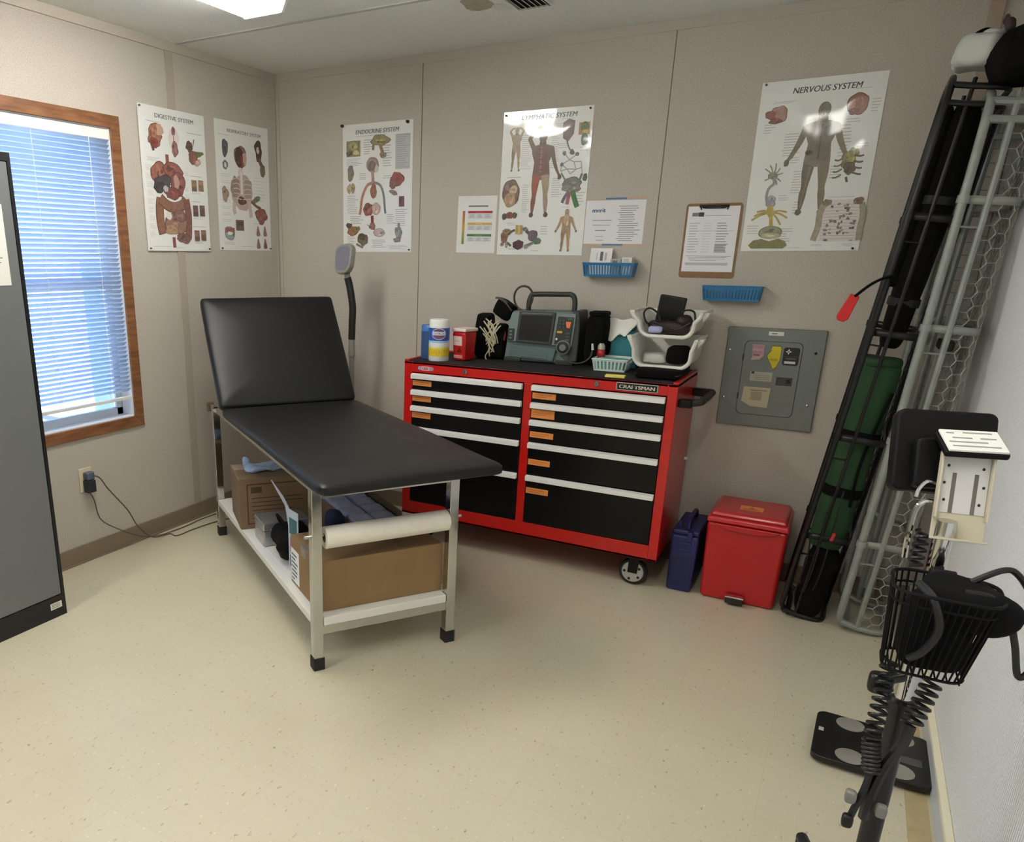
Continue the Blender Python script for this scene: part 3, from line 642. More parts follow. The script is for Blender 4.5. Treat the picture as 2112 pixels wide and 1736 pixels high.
# ---------------------------------------------------------------- things on the chest
ZM = Z1+.005
def wrap(mb, i0, R, a0):                              # bend flat (x,z at y) onto a vertical cylinder of radius R-y
    for i in range(i0, len(mb.v)):
        x, y, z = mb.v[i]; a = a0+x/R
        mb.v[i] = ((R-y)*math.sin(a), -(R-y)*math.cos(a), z)
def band(mb, R, z0, z1, col, n=48):
    mb.add([(R*math.cos(2*PI*j/n), R*math.sin(2*PI*j/n), z) for z in (z0, z1) for j in range(n)], [(j, (j+1) % n, n+(j+1) % n, n+j) for j in range(n)], col=col)
def canister(x, y, R, hgt, label, blue, rz, full=True):
    t = thing('wipes_canister', label, 'canister', (x, y, ZM), rz)
    m = MB().lathe([(R*.96, 0), (R, .003), (R, hgt*.80), (R*.9, hgt*.815)], 40).build('bottle', m_white if full else mat('canister_blue', (58, 92, 142), rough=.4), t)
    MB().lathe([(R*.93, hgt*.80), (R*.97, hgt*.81), (R*.97, hgt*.965), (R*.90, hgt*.99), (R*.3, hgt)], 40).build('cap', m_white if full else mat('cap_blue', (70, 120, 190), rough=.35), t)
    mm = MB(); Rl = R+.0004; h = hgt
    for a, b, c in () if not full else ((.12, .30, (226, 196, 40)), (.30, .34, (232, 216, 120)), (.34, .44, (228, 230, 226)), (.44, .49, (168, 200, 228)), (.49, .795, blue)): band(mm, Rl, a*h, b*h, c)
    if full:
        i0 = len(mm.v)
        def strips(hx, top, bot, y, col, n=16):
            for q in range(n):
                xa, xb = hx*(-1+2*q/n), hx*(-1+2*(q+1)/n)
                mm.add([(xa, y, bot(xa)), (xb, y, bot(xb)), (xb, y, top(xb)), (xa, y, top(xa))], [(0, 1, 2, 3)], col=col)
        el = lambda hx, c, r_, sg: (lambda x: c+sg*r_*math.sqrt(max(0, 1-(x/hx)**2)))
        strips(R*.74, el(R*.74, .655*h, .027, 1), el(R*.74, .655*h, .027, -1), -.0006, (190, 206, 232))
        strips(R*.68, el(R*.68, .655*h, .024, 1), el(R*.68, .655*h, .024, -1), -.0008, (126, 66, 92))
        strips(R*.62, lambda x: .665*h+.0095, lambda x: .665*h-.0085, -.0010, (214, 222, 238))
        add_text(mm, 'CLOROX', 0, .665*h-.0055, .012, -.0013, w=R*1.1, col=(96, 120, 172), center=True, bold=.0004)
        for k, wd in enumerate((.9, .6, .7)): mm.box(-R*wd/2*1.1, R*wd/2*1.1, -.0004, -.0002, (.43-k*.04)*h, (.44-k*.04)*h, col=(150, 120, 130))
        for k in range(6): mm.add([(R*(-.55+.24*k)+.009*math.cos(q*PI/5), -.0004, .19*h+.008*math.sin(q*PI/5)+(k % 2)*.008) for q in range(10)], [tuple(range(10))], col=((214, 176, 20), (196, 160, 24))[k % 2])
        wrap(mm, i0, R, 0)
    mm.build('label_wrap', m_sat, t)
canister(1.300, -.380, .0515, .205, 'white-capped disinfecting wipes canister with blue and yellow label on the tool chest', (44, 92, 176), .42)
canister(1.222, -.330, .045, .170, 'blue wipes canister half hidden behind the white-capped one', (40, 80, 140), 1.9, False)
sc = thing('sharps_container', 'small red sharps container with white lid beside the wipes canister', 'sharps container', (1.402, -.300, ZM), -.22)
MB().frus((-.037, .037, -.043, .043), (-.043, .043, -.050, .050), 0, .143).build('bin_body', mat('sharps_red', (186, 22, 24), rough=.3, coat=.3), sc, bevel=.012, seg=3)
MB().box(-.0455, .0455, -.053, .053, .143, .160).build('lid', mat('sharps_lid', (236, 214, 208), rough=.4), sc, bevel=.006, seg=3)
mm = MB(); fy = lambda z: -.0434-.007*z/.143
def face_box(mm, a, b, z0, z1, col, k=0): mm.add([(a, fy(z0)-.0004-k, z0), (b, fy(z0)-.0004-k, z0), (b, fy(z1)-.0004-k, z1), (a, fy(z1)-.0004-k, z1)], [(0, 1, 2, 3)], col=col)
face_box(mm, -.032, .022, .076, .122, (222, 196, 188)); face_box(mm, -.024, .004, .096, .099, (170, 150, 144), .0002)
face_box(mm, -.030, .024, .014, .028, (230, 160, 152)); face_box(mm, -.026, .020, .019, .022, (180, 110, 106), .0002)
for q in range(3):
    a = PI/2+q*2*PI/3
    mm.add([(.006+.008*math.cos(a)+.007*math.cos(p*PI/6), fy(.052)-.0006, .052+.008*math.sin(a)+.007*math.sin(p*PI/6)) for p in range(12)], [tuple(range(12))], col=(110, 6, 10))
mm.build('labels', m_sat, sc, smooth=0)

# cable pouch + cuff
m_nylon = mat('black_nylon', (6, 6, 6), rough=.9, spec=.2, bump=.4, bscale=260)
cp = thing('cable_pouch', 'black mesh pouch full of cream lead cables left of the monitor', 'pouch', (1.498, -.150, ZM), .12)
MB().sup((-.055, .015, .112), (.042, .050, .112), .30, .35, 32, 24, .006, 12, 21).sup((.022, .0, .088), (.052, .055, .088), .4, .5, 32, 20, .008, 12, 22).clamp(.0003).build('pouch_body', m_nylon, cp)
m = MB(); rr = random.Random(5)
for k in range(16):
    a_ = rr.uniform(-.5, .5); c_ = rr.uniform(-.018, .018); L_ = rr.uniform(.03, .062); zc = rr.uniform(.045, .150)
    p = [(c_+.012+L_*t_*math.sin(a_+t_*rr.uniform(-.5, .5))+.5*L_*a_*t_, -.058-.012*math.cos(t_*1.5)-rr.uniform(0, .006), zc+L_*t_) for t_ in (-1, -.5, 0, .5, 1)]
    m.tube(smooth_path(p, 5), .0032, 6)
m.build('lead_cables', mat('cream_cable', (196, 188, 160), rough=.45), cp)
MB().sup((.060, -.035, .120), (.012, .012, .03), .7, .7, 14, 10, .004, 30, 3).build('red_plug', mat('dull_red', (116, 40, 50), rough=.5), cp)
cf = thing('pressure_cuff', 'folded black blood pressure cuff slumped on top of the cable pouch', 'blood pressure cuff', (1.528, -.150, ZM+.208), .1)
MB().sup((0, 0, .046), (.050, .040, .040), .25, .35, 30, 20, .012, 14, 31, 0, RY(.5)).build('cuff_roll', m_nylon, cf)
MB().sheet(lambda a, b: (-.020+.088*a, -.044+.082*b, .096-.060*a*a+.004*math.sin(b*6)), 10, 6).build('cuff_flap', mat('cuff_lining_grey', (84, 84, 82), rough=.7), cf, solid=.005)

# monitor
m_mon = mat('monitor_grey_green', (96, 110, 111), rough=.5)
m_mond = mat('monitor_dark_grey', (50, 53, 54), rough=.5)
m_scr = mat('dark_screen', (20, 20, 23), rough=.3, spec=.3)
mo = thing('patient_monitor', 'grey portable defibrillator monitor with dark screen and top handle on the tool chest', 'monitor', (1.752, -.200, ZM), .04)
LEAN = .16
ML = RX(-LEAN)
m = MB(); m.prism([(-.176, .004), (.150, .004), (.186, .022), (.180, .240), (.168, .252), (-.150, .246), (-.160, .232), (-.170, .095)], .012, .150, M=T(0, 0, 0))
m.v = [(x, y+z*.11, z) for x, y, z in m.v]; m.build('housing', m_mon, mo, bevel=.008, seg=3)
sh = Matrix(((1, 0, 0, 0), (0, 1, .11, 0), (0, 0, 1, 0), (0, 0, 0, 1)))
m = MB(); m.prism([(.150, .004), (.196, .018), (.192, .200), (.184, .258), (.150, .256)], .006, .160); m.v = [tuple(sh @ Vector(v)) for v in m.v]; m.build('side_bumper', m_mond, mo, bevel=.008, seg=3)
m = MB(); m.prism([(-.166, .098), (.166, .086), (.172, .244), (-.148, .242), (-.160, .20)], -.002, .014); m.v = [tuple(sh @ Vector(v)) for v in m.v]; m.build('front_panel', mat('panel_grey', (118, 131, 134), rough=.5), mo, bevel=.005)
def fpan(name, poly, y0, y1, mt, bev=.002, par=mo):
    q = MB().prism(poly, y0, y1); q.v = [tuple(sh @ Vector(v)) for v in q.v]; return q.build(name, mt, par, bevel=bev)
fr_ = fpan('screen_frame', [(-.116, .098), (.066, .092), (.074, .246), (-.110, .246)], -.010, 0, m_mond, .003)
fpan('screen', [(-.104, .110), (.054, .106), (.062, .230), (-.098, .228)], -.0108, -.0098, m_scr, 0, fr_)
fpan('glare_strip', [(-.096, .235), (.056, .236), (.056, .241), (-.096, .240)], -.0106, -.0098, m_mon, 0, fr_)
kp = fpan('keypad', [(.078, .096), (.160, .104), (.164, .226), (.086, .228)], -.004, 0, mat('keypad_dark', (38, 42, 42), rough=.5), .002)
fpan('shock_button', [(.132, .176), (.150, .174), (.154, .206), (.126, .206)], -.009, -.003, mat('orange_button', (232, 120, 60), rough=.4), .003, kp)
fpan('yellow_button', rrect(.088, .116, .150, .161, .004), -.009, -.003, mat('yellow_button', (216, 168, 50), rough=.4), .002, kp)
fpan('white_button', rrect(.084, .094, .117, .127, .004), -.007, -.003, m_white, .002, kp)
fpan('green_label', rrect(.134, .158, .214, .223, .001), -.005, -.003, mat('green_key', (44, 92, 76), rough=.5), 0, kp)
for r_ in range(3):
    for c_ in range(2): fpan('key', rrect(.094+c_*.017, .106+c_*.017, .176+r_*.015, .185+r_*.015, .002), -.007, -.003, mat('grey_key', (70, 76, 76), rough=.5), .001, kp)
for r_ in range(3): fpan('key', rrect(.130, .152, .116+r_*.015, .125+r_*.015, .002), -.007, -.003, mat('grey_key', (70, 76, 76)), .001, kp)
q = MB().lathe([(.034, 0), (.034, .016), (.030, .018), (.027, .012), (.018, .012), (.016, .022), (.001, .023)], 32, M=T(.128, -.001+.0085, .085) @ RX(PI/2)); q.build('selector_knob', mat('knob_ring', (112, 120, 120), rough=.45), mo)
MB().lathe([(.0255, .0125), (.0255, .017), (.014, .020)], 28, M=T(.128, .0075, .085) @ RX(PI/2)).build('knob_face', mat('knob_dark', (32, 30, 28), rough=.5), mo)
fpan('left_ports', rrect(-.162, -.128, .104, .160, .003), -.006, .0, mat('keypad_dark', (38, 42, 42)), .002)
for k in range(3): fpan('port_key', rrect(-.153, -.136, .110+k*.016, .120+k*.016, .003), -.010, -.004, m_mon, .002)
fpan('printer_door', [(-.148, .022), (.080, .012), (.092, .076), (-.140, .084)], -.002, .014, mat('door_green_grey', (80, 102, 102), rough=.45), .004)
fpan('door_latch', [(-.080, .026), (.050, .020), (.050, .034), (-.080, .040)], -.005, 0, mat('latch_green_grey', (80, 98, 98), rough=.5), .002)
m = MB()
m.tube(smooth_path([(-.083, .075, .244), (-.083, .076, .288), (-.074, .077, .316), (-.055, .078, .326), (.09, .078, .330), (.122, .078, .330), (.140, .077, .318), (.147, .076, .290), (.147, .075, .246)], 6), .0125, 12)
m.build('handle', m_mond, mo)
for q in (-.172, .092): MB().box(q, q+.087, .0, .065, 0, .021).build('rubber_foot', m_mond, mo, bevel=.004)
pth = [(-.112+.046*math.cos(a)*1.04, .070+.006*math.sin(2*a), .306+.058*math.sin(a)) for a in [-.9+i*(2*PI-.7)/26 for i in range(27)]]
m = MB(); m.tube([(-.07, .07, .24)]+pth[::1]+[(-.17, .065, .25), (-.13, .06, .236)], .0052, 8); m.build('coiled_lead', mat('dark_brown_cable', (58, 48, 44), rough=.45), mo)
m = MB(); m.tube(smooth_path([(.12, -.006, .045), (.17, -.02, .020), (.23, -.04, .022), (.268, -.035, .05), (.278, -.03, .09)], 8), .0035, 6); m.build('sensor_lead', mat('grey_lead', (70, 70, 68), rough=.5), mo)
MB().cyl((.278, -.03, .085), (.274, -.03, .115), .006, .005, 10).build('sensor_plug', m_white, mo)
bg = thing('carry_bag', 'black nylon accessory bag right of the monitor', 'bag', (2.020, -.112, ZM), .05)
MB().sup((0, 0, .125), (.052, .080, .125), .55, .5, 36, 26, .008, 10, 41).clamp(.0003).build('bag_body', m_nylon, bg)
MB().sup((.0, .0, .247), (.045, .06, .012), .5, .5, 24, 10, .003, 20, 43).build('bag_flap', m_nylon, bg)
# tissue box
tx = thing('tissue_box', 'teal tissue box with a white tissue drooping out of it', 'tissue box', (2.146, -.066, ZM), .06)
MB().box(-.062, .062, -.045, .045, 0, .172).build('carton', mat('teal_carton', (52, 134, 146), rough=.55, var=.12, vscale=25), tx, bevel=.003)
def tiss(a, b):
    # rises from the slot then droops over the front-left edge
    w_ = .030+.050*math.sin(min(1, a*1.5)*PI/2)
    x = .012-.062*a+(b-.5)*2*w_*(1-.55*max(0, a-.5)); y = .012-.078*a+.006*math.sin(b*11)-.030*(b-.5)*a
    z = .173+.052*math.sin(min(1, a*2.2)*PI/2)+.010*math.sin(b*11)*a - (max(0, a-.42)**1.3)*.20*(1.15-.5*b)
    return (x, y, z)
MB().sheet(tiss, 12, 12).build('tissue', mat('tissue_white', (238, 238, 232), rough=.9), tx, solid=.0015)
# small bottle with red cap
hb = thing('squeeze_bottle', 'small clear bottle with red cap beside the tissue box', 'bottle', (2.062, -.185, ZM+.0032), 0)
MB().lathe([(.016, 0), (.017, .004), (.017, .10), (.010, .112)], 20).build('bottle', mat('clear_grey', (176, 172, 160), rough=.3, spec=.6), hb)
MB().lathe([(.0178, .050), (.0178, .085)], 20, cap=False).build('red_band', mat('cap_red', (190, 44, 44), rough=.4), hb, solid=.001)
# slotted white basket
wbk = thing('small_basket', 'small white slotted plastic basket with teal contents at the chest front', 'basket', (2.128, -.212, ZM), .05)
def slot_basket(t, hx, hy, hgt, flare, nx, ny, mt, th=.003, base=True):
    m = MB()
    if base: m.box(-hx, hx, -hy, hy, 0, th)
    hx2, hy2 = hx+flare, hy+flare
    def P(u, sgn, axis, z):
        f = z/hgt
        return (u*(hx+flare*f), sgn*(hy+flare*f), z) if axis == 0 else (sgn*(hx+flare*f), u*(hy+flare*f), z)
    for axis, n in ((0, nx), (1, ny)):
        for sgn in (-1, 1):
            def quad(u0, u1, z0, z1):
                a, b, c, d_ = P(u0, sgn, axis, z0), P(u1, sgn, axis, z0), P(u1, sgn, axis, z1), P(u0, sgn, axis, z1)
                off = (0, -sgn*th, 0) if axis == 0 else (-sgn*th, 0, 0)
                q = [a, b, c, d_]+[tuple(p_[i]+off[i] for i in range(3)) for p_ in (a, b, c, d_)]
                m.add(q, [(0, 1, 2, 3), (7, 6, 5, 4), (0, 4, 5, 1), (1, 5, 6, 2), (2, 6, 7, 3), (3, 7, 4, 0)])
            quad(-1, 1, 0, hgt*.16); quad(-1, 1, hgt*.84, hgt)
            for k in range(n+1):
                u = -1+2*k/n; g = .45/n
                quad(max(-1, u-g), min(1, u+g), hgt*.16, hgt*.84)
    rp = [(-hx2, -hy2, hgt), (hx2, -hy2, hgt), (hx2, hy2, hgt), (-hx2, hy2, hgt)]
    m.tube(rp, th*1.1, 6, True)
    return m.build('basket_body', mt, t, smooth=0)
slot_basket(wbk, .070, .066, .054, .010, 9, 8, mat('basket_white', (222, 232, 228), rough=.4))
MB().sup((.0, -.005, .028), (.064, .058, .026), .25, .25, 26, 14, .006, 20, 51).build('gauze_packs', mat('mint_pack', (120, 196, 178), rough=.5, var=.15, vscale=40), wbk)
# sticky notes
sn = thing('sticky_notes', 'yellow sticky note pad on the front edge of the tool chest', 'sticky note pad', (2.203, -.440, ZM), .09)
MB().box(-.042, .042, -.016, .022, 0, .010).build('pad', mat('note_yellow', (238, 226, 110), rough=.8), sn, bevel=.001)
# black case and two stacking bins
ck = thing('zip_case', 'flat black zip case under the white stacking bins', 'case', (2.366, -.255, ZM), .02)
MB().sup((0, 0, .021), (.094, .160, .021), .35, .18, 48, 16, .002, 12, 55).clamp(.0002).build('case_shell', m_nylon, ck)
MB().tube([(-.094, -.10, .021), (-.088, -.155, .021), (.088, -.155, .021), (.094, -.10, .021)], .002, 6).build('zip_track', m_mond, ck)
m_bin = mat('bin_white', (236, 234, 226), rough=.35)
def stack_bin(name, label, x, y, z, wb_, wt, hgt, dep, rz):
    t = thing(name, label, 'storage bin', (x, y, z), rz)
    n = 20
    def sect(k, grow):
        pts = []
        r = .048
        base = [(-wt/2, hgt), (-wt/2*.97, hgt*.86), (-wb_/2-.006, hgt*.62)]+[(-wb_/2-.004+r-r*math.cos(a*PI/12), r-r*math.sin(a*PI/12)) for a in range(0, 7)]
        full = base+[(-px, pz) for px, pz in base[::-1]]
        return full
    sec = sect(0, 0)
    m = MB(); k = len(sec); vs = []
    ys = (-dep/2, -dep/6, dep/6, dep/2)
    for j, yy in enumerate(ys):
        for (px, pz) in sec: vs.append((px, yy+(-.030*(pz/hgt) if j == 0 else 0), pz))
    f = []
    for j in range(3):
        for i in range(k-1): f.append((j*k+i, (j+1)*k+i, (j+1)*k+i+1, j*k+i+1))
    f.append(tuple(3*k+i for i in range(k)))
    m.add(vs, f); m.build('shell', m_bin, t, solid=.004)
    m = MB(); m.tube([vs[i] for i in range(k)], .0085, 8); m.build('front_rim', m_bin, t)
    for s_ in (-1, 1):
        q = MB(); q.tube([(s_*wt/2, -dep/2-.030, hgt), (s_*(wt/2+.004), 0, hgt+.002), (s_*wt/2, dep/2, hgt)], .006, 8); q.build('side_rim', m_bin, t)
        q = MB(); q.prism([(0, 0), (s_*.030, .004), (s_*.026, -.012), (s_*.006, -.038)], -.02, .03, M=T(s_*wt/2-s_*.004, -dep/2+.03, hgt)); q.build('stacking_ear', m_bin, t, bevel=.003)
    return t
stack_bin('stacking_bin', 'white open-front stacking bin, the lower of two, holding a wrapped packet', 2.366, -.195, ZM+.0425, .232, .276, .126, .24, 0)
stack_bin('stacking_bin', 'white open-front stacking bin, the upper of two, piled with black cuffs', 2.366, -.175, ZM+.174, .220, .284, .104, .24, 0)
wp = thing('wrapped_dressing', 'white plastic-wrapped dressing in the lower stacking bin', 'dressing', (2.318, -.235, ZM+.052), .3)
MB().sup((0, 0, .022), (.052, .045, .021), .5, .6, 28, 14, .008, 22, 61).clamp(.0003).build('wrapper', mat('cloudy_wrap', (206, 206, 200), rough=.35), wp)
bp_ = thing('zip_pouch', 'black pouch in the lower stacking bin', 'pouch', (2.416, -.225, ZM+.052), 0)
MB().sup((0, 0, .040), (.045, .06, .040), .5, .5, 28, 16, .006, 16, 62).clamp(.0003).build('pouch_body', m_nylon, bp_)
wl2 = thing('cuff_wallet', 'black blood pressure cuff wallet standing up in the upper stacking bin', 'cuff', (2.338, -.150, ZM+.184), 0)
MB().box(-.058, .058, -.010, .010, 0, .160, M=RY(.13) @ RX(.10)).build('wallet', mat('black_leatherette', (10, 9, 9), rough=.35, bump=.3, bscale=60), wl2, bevel=.007, seg=3)
MB().tube([tuple((RY(.13) @ RX(.10)) @ Vector(p)) for p in ((-.050, -.0112, .02), (-.050, -.0112, .150), (.050, -.0112, .150), (.050, -.0112, .02))], .0016, 6).build('edge_stitching', m_mond, wl2)
cu = thing('pressure_cuff', 'dark red-brown blood pressure cuffs heaped in the upper stacking bin', 'blood pressure cuff', (2.366, -.225, ZM+.186), 0)
MB().sup((.0, 0, .026), (.086, .058, .028), .7, .6, 36, 16, .014, 16, 71).clamp(-.006).sup((.06, .0, .048), (.032, .04, .028), .7, .7, 20, 12, .012, 22, 72).build('cuff_roll', mat('oxblood_cuff', (34, 16, 14), rough=.5, var=.4, vscale=25), cu)
m = MB()
m.tube(smooth_path([(-.08, -.03, .03), (-.098, -.04, .05), (-.108, -.04, .085), (-.09, -.03, .105), (-.055, -.02, .085), (-.04, -.02, .05)], 8), .0042, 8)
m.tube(smooth_path([(.04, .0, .075), (.06, -.01, .10), (.095, -.01, .095), (.105, -.01, .06)], 8), .0042, 8)
m.tube(smooth_path([(-.07, -.045, .05), (-.02, -.055, .035), (.04, -.055, .02), (.09, -.04, .05)], 8), .0042, 8)
m.build('cuff_tubing', mat('tubing_black', (26, 24, 22), rough=.4), cu)
MB().sup((-.048, -.062, .016), (.030, .016, .016), .6, .6, 22, 12, .004, 20, 73).build('gauge', mat('lavender_plastic', (172, 176, 214), rough=.4), cu)

# ================================================================ charts and papers on the walls
class Art:
    def __init__(s, w, h, col=(236, 237, 234), th=.0006):
        s.mb = MB(); s.w, s.h = w, h; s.y = -th-.00020
        s.mb.box(-w/2, w/2, -th, 0, -h/2, h/2, col=col); s.rr = random.Random(int(w*1e4+h*1e3))
    def p(s, u, v): return ((u-.5)*s.w, (.5-v)*s.h)
    def poly(s, pts, col):
        g_ = sum(col)/3; col = tuple(int(c+(g_-c)*.22) for c in col)
        s.y -= .000012
        s.mb.add([(x, s.y, z) for x, z in [s.p(*q) for q in pts]], [tuple(range(len(pts)))], col=col)
    def blob(s, u, v, ru, rv, col, wob=.12, seed=1, n=22, rot=0):
        pts = []
        a = s.w/s.h
        for i in range(n):
            t = 2*PI*i/n; k = 1+wob*2*noise.noise(Vector((math.cos(t)*1.6+seed*3.7, math.sin(t)*1.6, seed*1.9)))
            x, y = ru*k*math.cos(t)*a, rv*k*math.sin(t)
            pts.append((u+(x*math.cos(rot)-y*math.sin(rot))/a, v+x*math.sin(rot)+y*math.cos(rot)))
        s.poly(pts, col)
    def organ(s, u, v, ru, rv, col, seed=1, wob=.16, rot=0, spots=5):
        s.blob(u, v, ru, rv, tuple(int(c*.72) for c in col), wob, seed, rot=rot); s.blob(u, v, ru*.90, rv*.92, col, wob, seed, rot=rot)
        for k in range(spots):
            a = s.rr.uniform(0, 2*PI); q = s.rr.uniform(.1, .55); f = s.rr.uniform(.7, 1.28)
            s.blob(u+ru*q*math.cos(a), v+rv*q*math.sin(a), ru*s.rr.uniform(.12, .38), rv*s.rr.uniform(.12, .38), tuple(min(245, int(c*f)) for c in col), .3, seed+k*1.7, 12)
    def rect(s, u0, u1, v0, v1, col): s.poly([(u0, v1), (u1, v1), (u1, v0), (u0, v0)], col)
    def stroke(s, pts, r, col, n=5):
        P = smooth_path([(q[0]*s.w, q[1]*s.h, (q[2] if len(q) > 2 else r)) for q in pts], n) if len(pts) > 2 else [Vector((q[0]*s.w, q[1]*s.h, (q[2] if len(q) > 2 else r))) for q in pts]
        l = []; rt = []
        for i, q in enumerate(P):
            t = (P[min(i+1, len(P)-1)]-P[max(i-1, 0)]); t.z = 0
            if t.length < 1e-9: continue
            t.normalize(); nrm = Vector((-t.y, t.x, 0)); rad = q.z*s.h
            l.append((q.x+nrm.x*rad, q.y+nrm.y*rad)); rt.append((q.x-nrm.x*rad, q.y-nrm.y*rad))
        s.y -= .000012
        v = [((x/s.w-.5)*s.w, s.y, (.5-y/s.h)*s.h) for x, y in l+rt]; k = len(l)
        s.mb.add(v, [(i, i+1, k+i+1, k+i) for i in range(k-1)], col=col)
    def lines(s, u0, u1, v0, v1, n, col=(186, 188, 188), th=.32):
        yk = s.y; s.y = -.00061 if col[0] > 165 else s.y
        for i in range(n):
            v = v0+(v1-v0)*(i+.2)/n; s.rect(u0+s.rr.uniform(0, .12)*(u1-u0), u1-s.rr.uniform(0, .35)*(u1-u0), v, v+(v1-v0)/n*th, col)
        s.y = min(yk, s.y)
    def text(s, t, u, v, hgt, col, width=None, center=True, shear=0, bold=0):
        s.y -= .000012; x, z = s.p(u, v)
        add_text(s.mb, t, x, z, hgt, s.y, w=width, col=col, center=center, shear=shear, bold=bold)
    def person(s, u, v0, h, col, pose=0, dark=.8):
        """standing printed figure, v0 = top of head, h = height in v; pose 0 arms out low, 1 arms raised, 2 one arm up"""
        d = tuple(int(c*dark) for c in col); q = h
        a = s.h/s.w
        X = lambda k: u+k*q*a
        Y = lambda k: v0+k*q
        arm = lambda pts: s.stroke([(X(x), Y(y), r*q) for x, y, r in pts], 0, col)
        for sg in (-1, 1):
            s.stroke([(X(sg*.055), Y(.50), .052*q), (X(sg*.068), Y(.62), .044*q), (X(sg*.072), Y(.74), .028*q), (X(sg*.080), Y(.82), .030*q), (X(sg*.086), Y(.94), .015*q)], 0, col if sg > 0 else d)
            s.blob(X(sg*.094), Y(.965), .030*q*a, .030*q, d, .1, 3)
        A0 = [(.125, .205, .030), (.160, .32, .027), (.205, .42, .021), (.245, .49, .014)]
        A1 = [(.105, .215, .030), (.150, .13, .026), (.165, .09, .024), (.105, .035, .018), (.04, .02, .014)]
        L = {0: A0, 1: A1, 2: A1}[pose]; R_ = {0: A0, 1: A1, 2: [(.120, .205, .028), (.150, .33, .024), (.185, .43, .019), (.225, .51, .013)]}[pose]
        arm([(-x, y, r) for x, y, r in L]); arm(R_)
        if pose != 1: s.blob(X(R_[-1][0]+.012), Y(R_[-1][1]+.025), .024*q*a, .032*q, d, .2, 5)
        if pose == 0: s.blob(X(-L[-1][0]-.012), Y(L[-1][1]+.025), .024*q*a, .032*q, d, .2, 6)
        tor = [(-.140, .19), (-.06, .165), (.06, .165), (.140, .19), (.128, .27), (.095, .36), (.105, .45), (.112, .53), (.0, .565), (-.112, .53), (-.105, .45), (-.095, .36), (-.128, .27)]
        s.poly([(X(x), Y(y)) for x, y in tor], col)
        s.poly([(X(x), Y(y)) for x, y in ((-.038, .12), (.038, .12), (.045, .18), (-.045, .18))], d)
        s.blob(X(0), Y(.075), .052*q*a, .072*q, col, .05, 2)
def poster(name, art, label, cat, loc, rz, tilt=0.0, mt=None, group=None):
    t = thing(name, label, cat, loc, 0, group, rot=(0, tilt, rz)); art.mb.build('sheet', mt or m_gloss, t, smooth=0); return t
TC = (124, 124, 128)
PW, PH = .446, .666
BR, RD, TN, OL, GY = (150, 96, 76), (164, 72, 62), (196, 158, 120), (148, 140, 84), (128, 128, 128)
# --- digestive
a = Art(PW, PH)
a.text('DIGESTIVE SYSTEM', .53, .075, .019, TC, .26, bold=.0006)
a.lines(.10, .34, .100, .112, 1); a.lines(.68, .95, .135, .150, 1); a.lines(.08, .30, .345, .375, 3)
a.organ(.22, .20, .115, .085, (186, 120, 92), 3, .22); a.blob(.30, .155, .05, .04, (214, 168, 136), .2, 5); a.organ(.20, .245, .06, .035, (164, 70, 62), 8); a.stroke([(.16, .25), (.19, .30)], .012, (110, 80, 66))
a.blob(.50, .20, .075, .075, (232, 218, 212), .2, 4); a.blob(.50, .145, .03, .03, (150, 90, 90), .2, 6); a.stroke([(.50, .15), (.50, .23)], .004, (180, 120, 110)); a.organ(.51, .27, .048, .050, (164, 104, 104), 9)
a.organ(.74, .235, .055, .038, (112, 76, 58), 11); a.stroke([(.79, .235), (.82, .18)], .006, (130, 130, 124)); a.poly([(.80, .265), (.95, .262), (.97, .275), (.90, .30), (.82, .315)], (112, 124, 72)); a.organ(.79, .31, .07, .055, BR, 12); a.organ(.86, .345, .055, .022, (206, 158, 146), 13, rot=-.4)
a.rect(.355, .405, .315, .385, (160, 90, 76)); a.organ(.25, .45, .125, .080, (176, 104, 88), 15, .1); a.organ(.45, .42, .155, .055, (170, 96, 82), 16, .1, rot=.12)
a.organ(.30, .515, .14, .052, (88, 78, 88), 17, .2, rot=-.25); a.organ(.22, .555, .07, .040, (70, 66, 78), 18); a.organ(.52, .515, .115, .090, (160, 84, 78), 19, .1); a.organ(.43, .585, .13, .042, (150, 76, 72), 20); a.blob(.50, .50, .04, .055, (200, 150, 142), .2, 21); a.blob(.33, .555, .035, .022, (196, 186, 196), .2, 22)
col_ = (148, 104, 84)
a.stroke([(.235, .63), (.215, .70), (.215, .80), (.24, .88)], .040, tuple(int(c*.75) for c in col_)); a.stroke([(.235, .62), (.22, .70), (.22, .80), (.24, .875)], .034, col_)
a.stroke([(.23, .625), (.33, .67), (.45, .685), (.58, .66), (.63, .615)], .040, tuple(int(c*.75) for c in col_)); a.stroke([(.235, .625), (.33, .668), (.45, .682), (.58, .655), (.63, .615)], .033, col_)
a.stroke([(.63, .62), (.655, .72), (.65, .82), (.635, .90)], .036, (134, 84, 74))
a.organ(.46, .80, .17, .085, (166, 116, 92), 24, .14, spots=12); a.organ(.52, .74, .10, .045, (146, 98, 84), 25); a.organ(.38, .845, .10, .040, (190, 146, 106), 26); a.organ(.55, .905, .115, .032, (140, 88, 78), 27)
a.blob(.345, .745, .045, .030, (226, 226, 220), .2, 28); a.stroke([(.40, .90), (.405, .975)], .016, (150, 92, 84)); a.organ(.60, .925, .06, .022, (150, 100, 88), 29)
for v, c in ((.515, (168, 132, 96)), (.70, (120, 84, 82)), (.885, (150, 104, 84))):
    a.rect(.735, .82, v-.042, v+.040, c); a.rect(.845, .93, v-.045, v+.036, tuple(int(x*.86) for x in c)); a.rect(.74, .815, v+.006, v+.036, tuple(int(x*.78) for x in c)); a.rect(.85, .925, v-.040, v-.012, tuple(int(x*1.1) for x in c))
    a.lines(.72, .94, v-.075, v-.060, 1); a.lines(.73, .92, v+.045, v+.062, 2)
